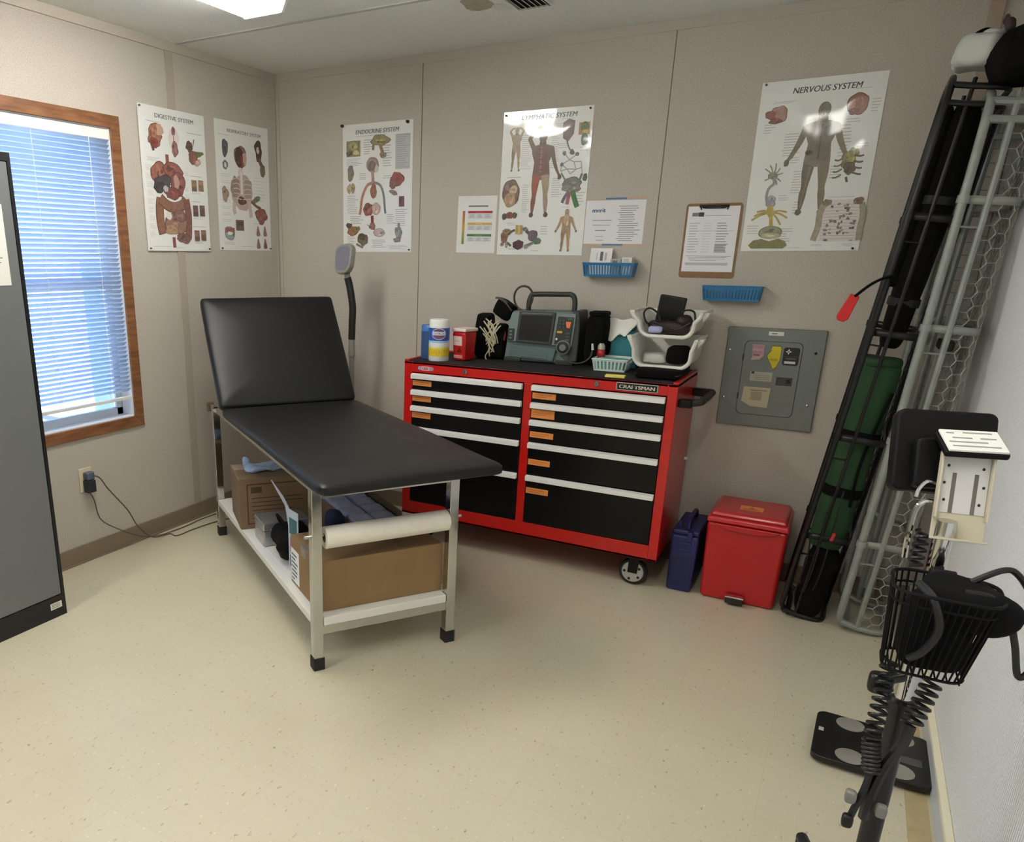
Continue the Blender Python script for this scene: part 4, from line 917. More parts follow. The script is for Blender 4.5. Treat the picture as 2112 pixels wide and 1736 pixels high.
for k in range(9): a.lines(.05, .15, .40+k*.058, .44+k*.058, 4, (206, 208, 208)); a.lines(.62, .71, .42+k*.055, .45+k*.055, 3, (208, 210, 210))
a.lines(.05, .40, .965, .975, 1); a.lines(.42, .62, .972, .98, 1)
poster('anatomy_poster', a, 'tall digestive system anatomy poster on the left wall beside the window', 'poster', (.0078, -.8313, 1.8065), PI/2)
# --- respiratory
a = Art(PW, PH)
a.text('RESPIRATORY SYSTEM', .54, .085, .017, TC, .28, bold=.0006)
a.lines(.06, .30, .105, .115, 1)
a.organ(.17, .20, .055, .070, (92, 96, 98), 31); a.organ(.165, .335, .05, .035, (128, 130, 132), 32); a.blob(.165, .335, .02, .02, (220, 222, 222), .1, 33)
a.organ(.45, .26, .115, .085, (150, 104, 84), 34, .1); a.organ(.43, .245, .085, .055, (76, 48, 42), 35, .2); a.stroke([(.46, .25), (.46, .36)], .012, (158, 40, 40)); a.organ(.42, .305, .05, .030, (110, 50, 44), 36); a.blob(.53, .27, .04, .05, (210, 160, 140), .2, 37)
a.organ(.80, .185, .070, .080, (78, 50, 38), 38); a.blob(.79, .185, .028, .03, (212, 190, 176), .2, 39); a.organ(.87, .335, .055, .055, (118, 104, 74), 40); a.stroke([(.80, .25), (.85, .30)], .02, (116, 84, 56))
a.blob(.44, .385, .05, .045, (226, 214, 204), .1, 41); a.blob(.45, .54, .20, .135, (196, 172, 158), .12, 42, 30); a.blob(.33, .50, .08, .085, (168, 140, 128), .2, 43); a.blob(.56, .50, .085, .09, (174, 150, 140), .2, 44); a.stroke([(.45, .38), (.45, .55)], .014, (232, 226, 222)); a.organ(.45, .60, .075, .033, (112, 58, 50), 45)
for k in range(5): a.stroke([(.28+k*.005, .44+k*.035), (.36, .425+k*.04), (.44, .45+k*.035)], .003, (216, 204, 196)); a.stroke([(.63, .44+k*.035), (.55, .425+k*.04), (.46, .45+k*.035)], .003, (216, 204, 196))
a.stroke([(.30, .62), (.29, .68), (.31, .71)], .02, (206, 186, 174)); a.stroke([(.58, .60), (.60, .68), (.61, .73)], .02, (206, 186, 174))
a.organ(.14, .56, .06, .055, (176, 146, 118), 46); a.organ(.72, .585, .09, .022, (130, 130, 104), 47, rot=-.4); a.stroke([(.62, .60), (.72, .635), (.80, .65)], .012, (120, 84, 66)); a.organ(.82, .71, .115, .070, (160, 88, 74), 48, .2)
a.rect(.31, .46, .755, .84, (118, 90, 82)); a.rect(.33, .45, .77, .80, (90, 62, 58)); a.organ(.19, .865, .095, .055, (150, 166, 168), 49, .1); a.rect(.10, .28, .82, .86, (168, 104, 92)); a.blob(.19, .865, .05, .014, (236, 236, 232), .1, 50)
for i in range(2):
    for j in range(2): a.poly([(.70+i*.14, .865+j*.105), (.725+i*.14, .795+j*.105), (.745+i*.14, .80+j*.105), (.78+i*.14, .87+j*.105), (.76+i*.14, .88+j*.105), (.71+i*.14, .88+j*.105)], (164, 112, 94) if i+j < 2 else (148, 92, 84))
for k in range(8): a.lines(.06, .26, .40+k*.05, .43+k*.05, 2, (212, 214, 214)); a.lines(.66, .92, .40+k*.026, .415+k*.026, 1, (212, 214, 214))
a.lines(.62, .92, .775, .785, 1); a.lines(.40, .62, .965, .975, 1); a.lines(.08, .34, .93, .96, 2)
poster('anatomy_poster', a, 'narrow-looking respiratory system anatomy poster on the left wall nearest the corner', 'poster', (.0012, -.3022, 1.8123), PI/2)
# --- endocrine
a = Art(PW, PH)
a.text('ENDOCRINE SYSTEM', .50, .078, .021, TC, .275, shear=.15, bold=.0006)
a.lines(.18, .72, .090, .100, 1); a.rect(.76, .965, .098, .36, (190, 194, 196)); a.lines(.77, .955, .10, .355, 16, (158, 162, 166))
a.rect(.055, .26, .125, .245, OL); a.organ(.155, .165, .085, .035, (176, 166, 106), 51); a.organ(.10, .22, .05, .02, (110, 84, 66), 52); a.organ(.20, .215, .05, .02, (214, 200, 120), 53)
a.organ(.54, .135, .125, .040, (160, 150, 92), 54, .2); a.stroke([(.45, .16), (.445, .205)], .012, (140, 124, 92)); a.stroke([(.55, .17), (.58, .23)], .015, (150, 128, 84)); a.organ(.59, .245, .05, .022, (140, 130, 104), 55)
a.organ(.44, .315, .095, .060, (168, 144, 132), 56, .08); a.organ(.43, .325, .055, .035, (128, 100, 92), 57); a.blob(.50, .35, .03, .03, (206, 200, 190), .2, 58)
a.stroke([(.435, .36), (.445, .42), (.44, .47)], .014, (180, 140, 124)); a.stroke([(.44, .455), (.36, .475), (.29, .56), (.265, .66), (.25, .70)], .012, (184, 132, 112)); a.stroke([(.455, .45), (.55, .475), (.60, .55), (.62, .66), (.63, .695)], .010, (128, 136, 140))
a.organ(.455, .52, .045, .060, (170, 100, 68), 59); a.organ(.38, .66, .075, .052, (160, 84, 76), 60, .1); a.organ(.49, .655, .065, .048, (206, 172, 160), 61, .1); a.stroke([(.435, .71), (.44, .77)], .014, (140, 60, 56)); a.organ(.44, .795, .048, .030, (176, 112, 100), 62); a.stroke([(.36, .78), (.40, .79), (.44, .785)], .004, (150, 140, 136))
a.organ(.12, .375, .045, .062, (140, 132, 96), 63); a.rect(.09, .15, .315, .345, (108, 116, 116)); a.organ(.095, .495, .034, .036, (196, 172, 130), 64); a.organ(.150, .49, .030, .040, (190, 166, 126), 65)
a.organ(.79, .435, .095, .055, (170, 76, 66), 66); a.organ(.73, .475, .05, .035, (150, 90, 80), 67); a.organ(.74, .535, .06, .018, (160, 130, 110), 68, rot=.3); a.rect(.82, .895, .565, .645, (140, 74, 62)); a.rect(.845, .86, .57, .64, (108, 50, 46))
a.organ(.15, .83, .085, .040, (176, 120, 64), 69); a.organ(.09, .785, .045, .020, (90, 72, 60), 70); a.organ(.215, .815, .05, .018, (150, 146, 92), 71, rot=-.5); a.organ(.30, .90, .075, .052, (110, 104, 66), 72); a.organ(.29, .875, .05, .028, (84, 76, 58), 73); a.stroke([(.20, .935), (.30, .965)], .008, (130, 110, 90))
a.organ(.55, .845, .085, .036, (206, 176, 176), 74); a.organ(.82, .845, .050, .048, (140, 140, 128), 75); a.stroke([(.825, .77), (.82, .82)], .010, (140, 140, 128)); a.organ(.80, .905, .055, .018, (160, 128, 116), 76)
for (u0, u1, v0, v1, n) in ((.05, .29, .26, .32, 5), (.30, .44, .12, .24, 7), (.24, .37, .375, .43, 4), (.05, .24, .545, .70, 10), (.10, .30, .71, .78, 5), (.58, .74, .40, .43, 2), (.76, .95, .66, .80, 9), (.66, .95, .945, .98, 4), (.06, .20, .87, .94, 5), (.42, .66, .90, .97, 5), (.58, .72, .15, .34, 10), (.64, .78, .70, .78, 5)): a.lines(u0, u1, v0, v1, n, (172, 178, 182))
poster('anatomy_poster', a, 'endocrine system anatomy poster with black pins on the back wall above the exam lamp', 'poster', (.6951, -.0015, 1.8096), 0, -.0028)
# --- lymphatic
a = Art(PW, PH)
a.text('LYMPHATIC SYSTEM', .52, .062, .021, TC, .275, shear=.2, bold=.0006)
a.lines(.66, .84, .070, .078, 1)
a.person(.165, .105, .305, (176, 148, 112), 1, .82)
a.person(.47, .135, .60, (118, 84, 66), 2, .80)
a.poly([(.395, .24), (.47, .235), (.545, .25), (.53, .33), (.55, .42), (.46, .455), (.375, .44), (.385, .33)], (124, 66, 52)); a.stroke([(.421, .44, .030), (.411, .507, .026), (.406, .579, .016)], 0, (160, 70, 46)); a.stroke([(.406, .579, .016), (.399, .63, .017), (.394, .695, .009)], 0, (140, 88, 66)); a.stroke([(.519, .44, .030), (.529, .507, .026), (.534, .579, .016), (.541, .63, .017), (.546, .695, .009)], 0, (170, 150, 126)); a.stroke([(.46, .25), (.46, .42)], .006, (150, 100, 76))
for k in range(5): a.stroke([(.41, .27+k*.035), (.46, .262+k*.035), (.52, .275+k*.035)], .003, (92, 44, 38))
a.poly([(.68, .10), (.74, .075), (.81, .09), (.805, .175), (.75, .225), (.69, .20)], (112, 78, 82)); a.poly([(.69, .11), (.75, .09), (.80, .10), (.79, .16), (.74, .19), (.70, .18)], (130, 92, 94))
a.rect(.855, .975, .105, .185, (196, 142, 96)); a.organ(.92, .13, .045, .035, (104, 128, 60), 83); a.organ(.925, .215, .035, .040, (56, 106, 56), 84); a.blob(.925, .165, .035, .012, (216, 190, 80), .1, 85)
a.stroke([(.735, .215), (.76, .26), (.80, .295)], .005, (76, 92, 90)); a.blob(.80, .295, .025, .018, (60, 78, 70), .2, 86)
nodes = [(.72, .30), (.86, .31), (.78, .345), (.70, .375), (.83, .36), (.91, .36), (.76, .405), (.86, .41), (.92, .40), (.69, .42), (.80, .44), (.93, .44)]
for i, j in ((0, 2), (1, 2), (2, 3), (2, 4), (4, 5), (4, 7), (3, 6), (6, 7), (7, 8), (6, 9), (6, 10), (7, 10), (8, 11), (5, 8), (3, 9)): a.stroke([nodes[i], nodes[j]], .0035, (158, 166, 160))
for q in (0, 1, 3): a.blob(nodes[q][0], nodes[q][1], .022, .014, (104, 110, 108), .2, q)
a.organ(.83, .505, .105, .045, (122, 118, 112), 88, .1); a.organ(.78, .535, .06, .025, (140, 136, 132), 89); a.organ(.87, .54, .06, .025, (136, 130, 128), 90); a.stroke([(.93, .44), (.91, .48)], .008, (96, 108, 100)); a.organ(.965, .465, .024, .026, (70, 108, 66), 91); a.stroke([(.70, .43), (.75, .48)], .006, (120, 126, 124))
a.stroke([(.80, .555), (.755, .60), (.735, .635)], .011, (96, 100, 126)); a.stroke([(.815, .56), (.80, .60), (.79, .645)], .013, (164, 92, 92)); a.stroke([(.84, .55), (.87, .61), (.905, .665)], .018, (58, 120, 62))
a.organ(.13, .555, .105, .095, (132, 98, 80), 93, .08, spots=9); a.organ(.13, .60, .07, .055, (196, 156, 116), 94); a.organ(.16, .535, .05, .03, (212, 178, 140), 95); a.organ(.07, .72, .03, .022, (92, 88, 80), 96); a.organ(.195, .715, .03, .022, (120, 108, 88), 97); a.organ(.135, .715, .05, .022, (160, 84, 62), 98)
a.organ(.085, .87, .042, .050, (150, 96, 66), 99); a.organ(.11, .83, .05, .022, (176, 128, 92), 100); a.rect(.215, .30, .785, .85, (206, 160, 80)); a.rect(.245, .27, .785, .855, (224, 194, 120)); a.organ(.42, .865, .06, .040, (116, 92, 120), 101, rot=.5); a.organ(.48, .90, .05, .022, (84, 130, 92), 102); a.organ(.33, .815, .03, .015, (136, 140, 146), 103); a.poly([(.19, .91), (.26, .89), (.32, .905), (.315, .945), (.255, .965), (.195, .945)], (98, 58, 70))
a.stroke([(.13, .855), (.17, .83), (.21, .82)], .008, (86, 92, 70)); a.stroke([(.34, .825), (.38, .845)], .012, (86, 92, 76)); a.stroke([(.12, .91), (.17, .935)], .008, (86, 104, 84)); a.stroke([(.34, .935), (.40, .92), (.44, .91)], .009, (110, 134, 114)); a.organ(.06, .925, .02, .014, GY, 104); a.organ(.115, .93, .016, .022, (180, 150, 116), 105); a.organ(.35, .94, .022, .014, (150, 164, 156), 106)
a.person(.80, .675, .30, (188, 146, 110), 0, .85); a.organ(.80, .755, .035, .045, (206, 172, 132), 107)
for (u0, u1, v0, v1, n) in ((.22, .36, .16, .40, 18), (.56, .66, .18, .40, 16), (.60, .74, .10, .14, 3), (.06, .26, .44, .46, 1), (.26, .36, .50, .70, 14), (.60, .72, .46, .60, 9), (.86, .98, .56, .66, 5), (.72, .86, .66, .67, 1), (.12, .38, .95, .97, 1), (.40, .54, .965, .975, 1), (.50, .62, .79, .86, 4), (.10, .22, .765, .79, 2), (.88, .98, .22, .30, 4), (.63, .76, .23, .27, 3)): a.lines(u0, u1, v0, v1, n, (190, 194, 196))
poster('anatomy_poster', a, 'lymphatic system anatomy poster in the middle of the back wall above the monitor', 'poster', (1.6499, -.0018, 1.8008), 0, .0016)
# --- nervous
a = Art(PW, PH)
a.text('NERVOUS SYSTEM', .54, .078, .022, TC, .245, shear=.2, bold=.0006)
a.lines(.76, .92, .078, .086, 1); a.lines(.10, .30, .115, .13, 2)
a.person(.545, .135, .655, (134, 124, 100), 0, .84)
a.poly([(.44, .26), (.66, .26), (.63, .36), (.64, .47), (.46, .47), (.47, .36)], (126, 116, 94)); a.stroke([(.55, .26), (.55, .46)], .006, (84, 84, 68)); a.organ(.47, .42, .03, .015, (84, 78, 62), 121); a.organ(.60, .30, .05, .03, (96, 92, 76), 122); a.organ(.55, .20, .03, .025, (140, 132, 112), 123)
for sg in (-1, 1): a.stroke([(.55+sg*.05, .50), (.55+sg*.07, .62), (.55+sg*.09, .74)], .006, (136, 124, 98)); a.stroke([(.55+sg*.11, .27), (.55+sg*.17, .38), (.55+sg*.22, .45)], .004, (134, 122, 98))
a.organ(.17, .185, .080, .045, (186, 130, 110), 124); a.organ(.10, .19, .045, .028, (164, 82, 66), 125); a.organ(.15, .225, .055, .018, (150, 74, 64), 126)
a.organ(.80, .165, .085, .060, (168, 92, 62), 127, .1, spots=10); a.organ(.78, .205, .04, .018, (140, 70, 50), 128)
a.organ(.80, .475, .058, .065, (156, 148, 72), 129, .2, spots=8); a.organ(.84, .435, .04, .025, (168, 152, 76), 130); a.organ(.815, .52, .05, .035, (112, 90, 70), 131)
for k in range(4): a.stroke([(.84, .45+k*.032), (.89, .455+k*.034), (.915, .45+k*.036)], .005, (96, 96, 84)); a.stroke([(.76, .46+k*.032), (.72, .475+k*.032), (.69, .47+k*.034)], .005, (110, 112, 84))
a.stroke([(.80, .57), (.815, .60)], .006, (92, 84, 76))
a.organ(.195, .545, .038, .022, (156, 150, 104), 132)
for q in ((.12, .50), (.16, .48), (.21, .47), (.25, .50), (.28, .53), (.13, .57), (.27, .58), (.24, .60)): a.stroke([(.195, .545), ((.195+q[0])/2+.008, (.545+q[1])/2), q], .0035, (150, 148, 130))
a.stroke([(.205, .56), (.215, .59), (.175, .62), (.165, .67), (.185, .72)], .008, (148, 150, 156)); a.organ(.21, .685, .035, .022, (172, 174, 190), 133); a.organ(.21, .71, .04, .020, (150, 152, 172), 134)
a.stroke([(.21, .72, .014), (.215, .76, .020), (.23, .80, .010), (.24, .85, .012)], 0, (190, 166, 78))
for q in ((.08, .785), (.06, .81), (.36, .765), (.37, .80), (.32, .84), (.10, .76)): a.stroke([(.225, .765), ((.225+q[0])/2, (.765+q[1])/2-.010), q], .0055, (184, 164, 84))
a.organ(.24, .885, .10, .040, (160, 162, 116), 135, .06); a.organ(.24, .905, .09, .018, (186, 184, 146), 136); a.poly([(.06, .965), (.10, .935), (.17, .925), (.24, .94), (.32, .925), (.38, .94), (.40, .965), (.37, .985), (.09, .985)], (140, 134, 74))
a.rect(.66, .98, .70, .945, (226, 218, 214))
a.stroke([(.665, .72), (.64, .78), (.64, .86), (.615, .94)], .018, (172, 160, 140)); a.stroke([(.965, .72), (.985, .79), (.98, .87), (.985, .94)], .016, (166, 156, 138)); a.organ(.685, .715, .042, .020, (150, 132, 104), 137); a.organ(.935, .71, .042, .020, (146, 104, 76), 138)
rr2 = random.Random(12)
for k in range(46): a.blob(rr2.uniform(.70, .93), rr2.uniform(.72, .94), rr2.uniform(.008, .02), rr2.uniform(.005, .010), rr2.choice([(150, 120, 118), (128, 120, 122), (176, 150, 146), (100, 90, 96)]), .3, k, 9)
for k in range(12): a.stroke([(.67, .73+k*.018), (.80, .725+k*.0185), (.95, .73+k*.018)], .0013, (196, 160, 156))
for (u0, u1, v0, v1, n) in ((.24, .40, .30, .44, 9), (.70, .80, .27, .46, 10), (.36, .46, .52, .66, 9), (.66, .78, .50, .58, 5), (.84, .97, .38, .41, 2), (.30, .40, .44, .48, 3), (.27, .36, .66, .70, 3), (.66, .95, .68, .69, 1), (.26, .44, .86, .95, 6), (.03, .14, .84, .90, 4), (.38, .58, .978, .985, 1), (.60, .72, .96, .975, 2), (.86, .98, .955, .975, 3), (.72, .86, .24, .27, 2), (.06, .16, .24, .30, 4), (.90, .98, .14, .22, 5), (.40, .47, .70, .78, 5)): a.lines(u0, u1, v0, v1, n, (190, 194, 192))
poster('anatomy_poster', a, 'nervous system anatomy poster on the back wall above the electrical panel', 'poster', (2.803, -.0018, 1.8281), 0, -.011)
# --- push pins
m_pin = mat('pin_black', (20, 18, 17), rough=.4); m_pinb = mat('pin_brown', (92, 84, 74), rough=.4)
def pin(pos, ax, label, big, mt):
    t = thing('push_pin', label, 'push pin', pos, 0 if ax == 'y' else PI/2)
    r = .0085 if big else .0048
    MB().lathe([(r*.9, 0), (r, r*.35), (r*.55, r*.6), (r*.6, r*1.3), (r*.85, r*1.6), (r*.2, r*1.75)], 14, M=RX(PI/2)).build('head', mt, t)
for cx, cz, lst in ((.6951, 1.8096, (('top left', -.222, .328, 1), ('top right', .192, .322, 1), ('bottom right', .213, -.320, 0))), (1.6499, 1.8008, (('top left', -.210, .318, 0), ('top right', .208, .320, 0))), (2.803, 1.8281, (('bottom right', .205, -.322, 0), ('top left', -.212, .322, 0)))):
    nm = {.6951: 'endocrine', 1.6499: 'lymphatic', 2.803: 'nervous'}[cx]
    for q, dx, dz, b in lst: pin((cx+dx, -.0042, cz+dz), 'y', '%s push pin at the %s corner of the %s poster' % ('large black' if b else 'small dark', q, nm), b, m_pin if b or q != 'top left' else m_pinb)
for q, y, z, nm, xx in (('top left', -.8313-.212, 1.8065+.322, 'digestive', .0095), ('bottom left', -.8313-.208, 1.8065-.322, 'digestive', .0095), ('bottom left', -.3022-.208, 1.8123-.322, 'respiratory', .003), ('bottom right', -.3022+.211, 1.8123-.322, 'respiratory', .003), ('bottom right', -.8313+.211, 1.8065-.322, 'digestive', .0095)):
    pin((xx, y, z), 'x', 'small brown push pin at the %s corner of the %s poster' % (q, nm), 0, m_pinb)
# --- colour bar sheet
a = Art(.2185, .2795, (234, 234, 232))
a.rect(.28, .78, .165, .190, (120, 120, 126))
N_ = 14; c0, c1, c2 = (212, 106, 66), (222, 178, 60), (120, 168, 70)
for k in range(N_):
    f = k/(N_-1); A, B, g = (c0, c1, f*2) if f < .5 else (c1, c2, f*2-1)
    a.rect(.13, .195, .26+k*.042, .26+(k+1)*.042, tuple(int(A[i]+(B[i]-A[i])*g) for i in range(3)))
for v, c in ((.26, (206, 66, 76)), (.465, (224, 184, 86)), (.665, (78, 140, 72))):
    a.rect(.27, .90, v, v+.042, c); a.rect(.46, .66, v+.016, v+.026, tuple(min(255, x+40) for x in c)); a.rect(.27, .90, v+.052, v+.135, (216, 219, 224))
    for u in (.30, .50, .70): a.lines(u, u+.17, v+.062, v+.128, 4, (140, 146, 156))
poster('paper_chart', a, 'white sheet with red, yellow and green bars beside the lymphatic poster', 'chart', (1.3035, -.0006, 1.616), 0, .012, m_paper)
# --- landscape sheet
a = Art(.2795, .2140, (234, 235, 236))
for u0, u1, c in ((0, .33, (214, 188, 132)), (.33, .68, (92, 128, 180)), (.68, 1, (226, 168, 142))): a.rect(u0, u1, .0, .035, c); a.rect(u0, u1, .965, 1.0, c)
a.rect(0, 1, .035, .05, (170, 176, 186))
a.text('merit', .23, .300, .0175, (44, 108, 178), .062, bold=.0007)
for v, u0, u1, c in ((.46, .13, .46, 176), (.56, .14, .44, 176), (.67, .19, .37, 140), (.80, .20, .34, 190), (.88, .22, .34, 170)): a.rect(u0, u1, v, v+.018, (c, c+2, c+8))
for k in range(17): a.rect(.56+(.03 if k % 3 else 0), .94-a.rr.uniform(0, .14), .17+k*.045, .186+k*.045, (158, 162, 170))
poster('paper_notice', a, 'landscape sheet headed merit with coloured edges right of the lymphatic poster', 'notice', (2.0145, -.0006, 1.6215), 0, .004, m_paper)
# --- clipboard
cbd = thing('clipboard', 'brown clipboard with a printed form hanging on the back wall', 'clipboard', (2.452, -.0004, 1.536), 0, None, (0, .0, 0))
MB().prism(rrect(-.117, .117, -.160, .158, .014), -.0036, 0).build('board', mat('hardboard', (142, 106, 72), rough=.6, var=.1, vscale=40), cbd, bevel=.0008)
a = Art(.2155, .2790, (238, 239, 240), .0012)
a.rect(.09, .22, .095, .15, (128, 132, 136)); a.rect(.22, .32, .09, .155, (70, 74, 80)); a.rect(.34, .84, .135, .142, (150, 152, 158))
for k in range(12): a.rect(.06, .30-a.rr.uniform(0, .1), .25+k*.040, .259+k*.040, (176, 178, 184)); a.rect(.34, .50, .25+k*.040, .2565+k*.040, (206, 208, 214)); a.rect(.60, .86-a.rr.uniform(0, .1), .25+k*.040, .262+k*.040, (158, 160, 168))
a.rect(.06, .94, .37, .374, (150, 152, 156)); a.rect(.05, .95, .755, .760, (140, 142, 148)); a.lines(.06, .92, .77, .84, 3, (164, 166, 172)); a.rect(.06, .90, .86, .90, (196, 198, 204)); a.lines(.06, .90, .91, .96, 2, (170, 172, 178))
for k in range(3): a.rect(.60, .82, .58+k*.04, .605+k*.04, (168, 170, 176))
o = a.mb.build('form_sheet', m_paper, cbd, smooth=0); o.location = (0, -.0036, .006)
m = MB(); m.tube(smooth_path([(-.052, -.006, .131), (-.055, -.009, .142), (-.045, -.010, .146), (-.040, -.009, .138), (.042, -.009, .138), (.048, -.010, .146), (.058, -.009, .142), (.054, -.006, .131)], 5), .0024, 6); m.box(-.062, .062, -.006, -.0036, .140, .152)
m.build('wire_clip', m_rubber, cbd)
# --- wall baskets
m_blueb = mat('basket_blue', (44, 128, 184), rough=.35, trans=.15)
def wall_basket(label, x, z, wd, contents):
    t = thing('wall_basket', label, 'basket', (x, -.0345, z))
    slot_basket(t, wd/2-.012, .026, .062, .009, 18, 4, m_blueb, .0025)
    return t
wall_basket('blue slotted basket holding cards and small boxes under the merit sheet', 2.024, 1.372, .252, 1)
wall_basket('empty blue slotted basket under the clipboard', 2.578, 1.280, .252, 0)
BZ = 1.372+.0026
cd = thing('card_stack', 'tall white printed card standing in the blue basket', 'card', (1.975, -.036, BZ), 0, None, (-.12, 0, 0))
mm = MB(); mm.box(-.052, .052, -.002, .002, 0, .128, col=(238, 238, 236)); mm.box(-.004, .010, -.0026, -.002, .070, .112, col=(110, 112, 120)); mm.box(.018, .028, -.0026, -.002, .072, .108, col=(190, 190, 196)); mm.box(-.022, -.018, -.0026, -.002, .074, .108, col=(196, 196, 200)); mm.build('card', m_paper, cd, smooth=0)
for x, hh, c, lab in ((2.054, .078, (176, 178, 178), 'small grey and white box in the middle of the blue basket'), (2.106, .086, (226, 224, 218), 'small white box at the right end of the blue basket')):
    t = thing('small_box', lab, 'box', (x, -.034, BZ)); mm = MB(); mm.box(-.024, .024, -.020, .020, 0, hh, col=c); mm.box(-.014, .008, -.0206, -.020, hh-.02, hh-.006, col=(120, 120, 122) if x < 2.08 else (196, 196, 194)); mm.box(-.024, .024, -.02, .02, hh, hh+.0005, col=(236, 236, 232)); mm.build('carton', m_paper, t, smooth=0)

# ================================================================ electrical panel
m_pan = mat('panel_enamel', (120, 126, 122), rough=.42, var=.03, vscale=80)
ep = thing('electrical_panel', 'grey metal electrical panel with stickers on the back wall', 'electrical panel', (2.7805, 0, .945), 0, None, (0, -.004, 0))
MB().box(-.1972, .1972, -.016, -.0002, -.2228, .2228).build('cover', m_pan, ep, bevel=.005)
dp = rrect(-.118, .112, -.165, .165, .022)
MB().prism([(x*1.018, z*1.012) for x, z in dp], -.0164, -.015).build('door_gap', mat('gap_dark', (62, 66, 64), rough=.7), ep, smooth=0)
dr = MB().prism(dp, -.019, -.015).build('door', m_pan, ep, bevel=.002)
MB().box(.028, .092, -.0212, -.019, -.024, .012).build('latch_plate', mat('latch_dark', (58, 60, 56), rough=.5), dr, bevel=.001)
MB().box(.068, .084, -.0235, -.0212, -.014, .004).build('latch', m_rubber, dr, bevel=.002)
for z in (.09, -.085): MB().cyl((-.119, -.0175, z-.014), (-.119, -.0175, z+.014), .0035, n=10).build('hinge', mat('latch_dark', (58, 60, 56)), ep)
mm = MB(); y0 = -.0193
def flat(pts, col, k=0): mm.add([(x, y0-.0003*k, z) for x, z in (pts if sum(pts[i][0]*pts[(i+1) % len(pts)][1]-pts[(i+1) % len(pts)][0]*pts[i][1] for i in range(len(pts))) > 0 else pts[::-1])], [tuple(range(len(pts)))], col=col)
def R4(a, b, c, d): return [(a, c), (b, c), (b, d), (a, d)]
flat([(-.088, .150), (-.040, .150), (-.038, .100), (-.052, .084), (-.088, .080), (-.082, .094)], (198, 160, 168))
flat(R4(-.086, -.042, .132, .148), (186, 140, 152), 1); flat(R4(-.086, -.044, .106, .122), (182, 136, 148), 1); flat(R4(-.080, -.054, .100, .106), (110, 78, 86), 2)
ill = [(-.006, .146), (.026, .146), (.030, .136), (.029, .088), (.024, .072), (.018, .056), (.008, .046), (.002, .056), (-.004, .068), (-.014, .084), (-.022, .100), (-.018, .112), (-.008, .124), (-.010, .136)]
flat([(x*1.08-.0005, (z-.096)*1.06+.096) for x, z in ill], (96, 86, 16)); flat(ill, (212, 196, 20), 1); flat(R4(-.012, .022, .083, .092), (180, 160, 14), 2)
flat(rrect(.040, .104, .066, .144, .010), (24, 24, 24)); flat(R4(.044, .100, .103, .106), (60, 60, 58), 1)
st = []
for k in range(8): r_ = .0125 if k % 2 == 0 else .0055; st.append((.060+r_*math.cos(k*PI/4), .126+r_*math.sin(k*PI/4)))
flat(st, (222, 226, 226), 1); flat(R4(.056, .064, .122, .130), (120, 126, 126), 2); flat(R4(.048, .092, .074, .084), (206, 206, 200), 1); flat(R4(.052, .092, .092, .099), (84, 84, 82), 1)
flat(R4(-.080, .010, -.012, .030), (172, 168, 152)); flat(R4(-.076, -.064, .020, .030), (60, 60, 56), 1)
for k in range(3): flat(R4(-.060, .0, .012-k*.008, .015-k*.008), (142, 140, 128), 1)
flat([(-.098, -.040), (.012, -.040), (.008, -.130), (-.062, -.128), (-.102, -.106)], (186, 178, 152)); flat(R4(-.070, .0, -.056, -.052), (120, 114, 96), 1); flat(R4(-.066, -.020, -.100, -.060), (160, 150, 124), 1)
mm.build('stickers', m_sat, dr, smooth=0)
mm = MB(); y0 = -.0163; flat(R4(-.030, .030, .192, .209), (226, 224, 214)); flat(R4(-.018, .004, .198, .203), (130, 130, 124), 1); mm.build('top_label', m_sat, ep, smooth=0)
for x, z in ((-.180, .120), (-.178, -.098), (.165, .125), (.166, -.105)): MB().lathe([(.006, 0), (.006, .001), (.003, .003)], 14, M=T(x, -.016, z) @ RX(PI/2)).build('screw', m_chrome if z != .125 else m_rubber, ep)

# ================================================================ floor items by the back wall
ab = thing('equipment_case', 'navy blue plastic case standing on edge between the tool chest and red bin', 'case', (2.575, -.395, 0))
m_navy = mat('case_navy', (30, 34, 92), rough=.45)
m = MB(); m.frus((-.056, .050, .0, .30), (-.060, .058, .0, .31), 0, .270); m.build('case_body', m_navy, ab, bevel=.012, seg=3)
MB().box(-.058, .056, .012, .30, .268, .292).build('case_top', m_navy, ab, bevel=.008, seg=3)
m = MB(); m.box(-.040, -.030, .05, .06, .29, .322); m.tube(smooth_path([(0, .05, .290), (0, .06, .322), (0, .10, .330), (0, .20, .330), (0, .24, .322), (0, .25, .290)], 5), .010, 8); m.build('carry_handle', m_navy, ab)
for z in (.205, .235): MB().box(-.038, .030, -.005, .004, z-.006, z+.006).build('rib', m_navy, ab, bevel=.002)
MB().box(-.046, .042, -.003, .004, .03, .180).build('recessed_panel', mat('case_navy_dark', (24, 28, 76), rough=.5), ab, bevel=.004)
MB().box(.008, .030, -.008, .02, .252, .292).build('latch', m_navy, ab, bevel=.003)
rb = thing('waste_bin', 'red pedal bin for medical waste with an orange sticker on its lid', 'waste bin', (2.818, -.262, 0))
m_binred = mat('bin_red', (182, 18, 26), rough=.38, coat=.25)
MB().frus((-.152, .148, -.132, .130), (-.160, .158, -.152, .140), 0, .366).build('bin_body', m_binred, rb, bevel=.018, seg=3)
ld = MB().frus((-.164, .162, -.160, .142), (-.160, .158, -.154, .140), .366, .392).frus((-.154, .152, -.148, .136), (-.142, .140, -.136, .126), .392, .414).build('lid', mat('bin_lid_red', (190, 34, 40), rough=.32, coat=.3), rb, bevel=.010, seg=3)
MB().prism([(-.13, .364), (.13, .364), (.10, .346), (.05, .338), (-.05, .338), (-.10, .346)], -.164, -.150).build('lid_lip', m_binred, rb, bevel=.004)
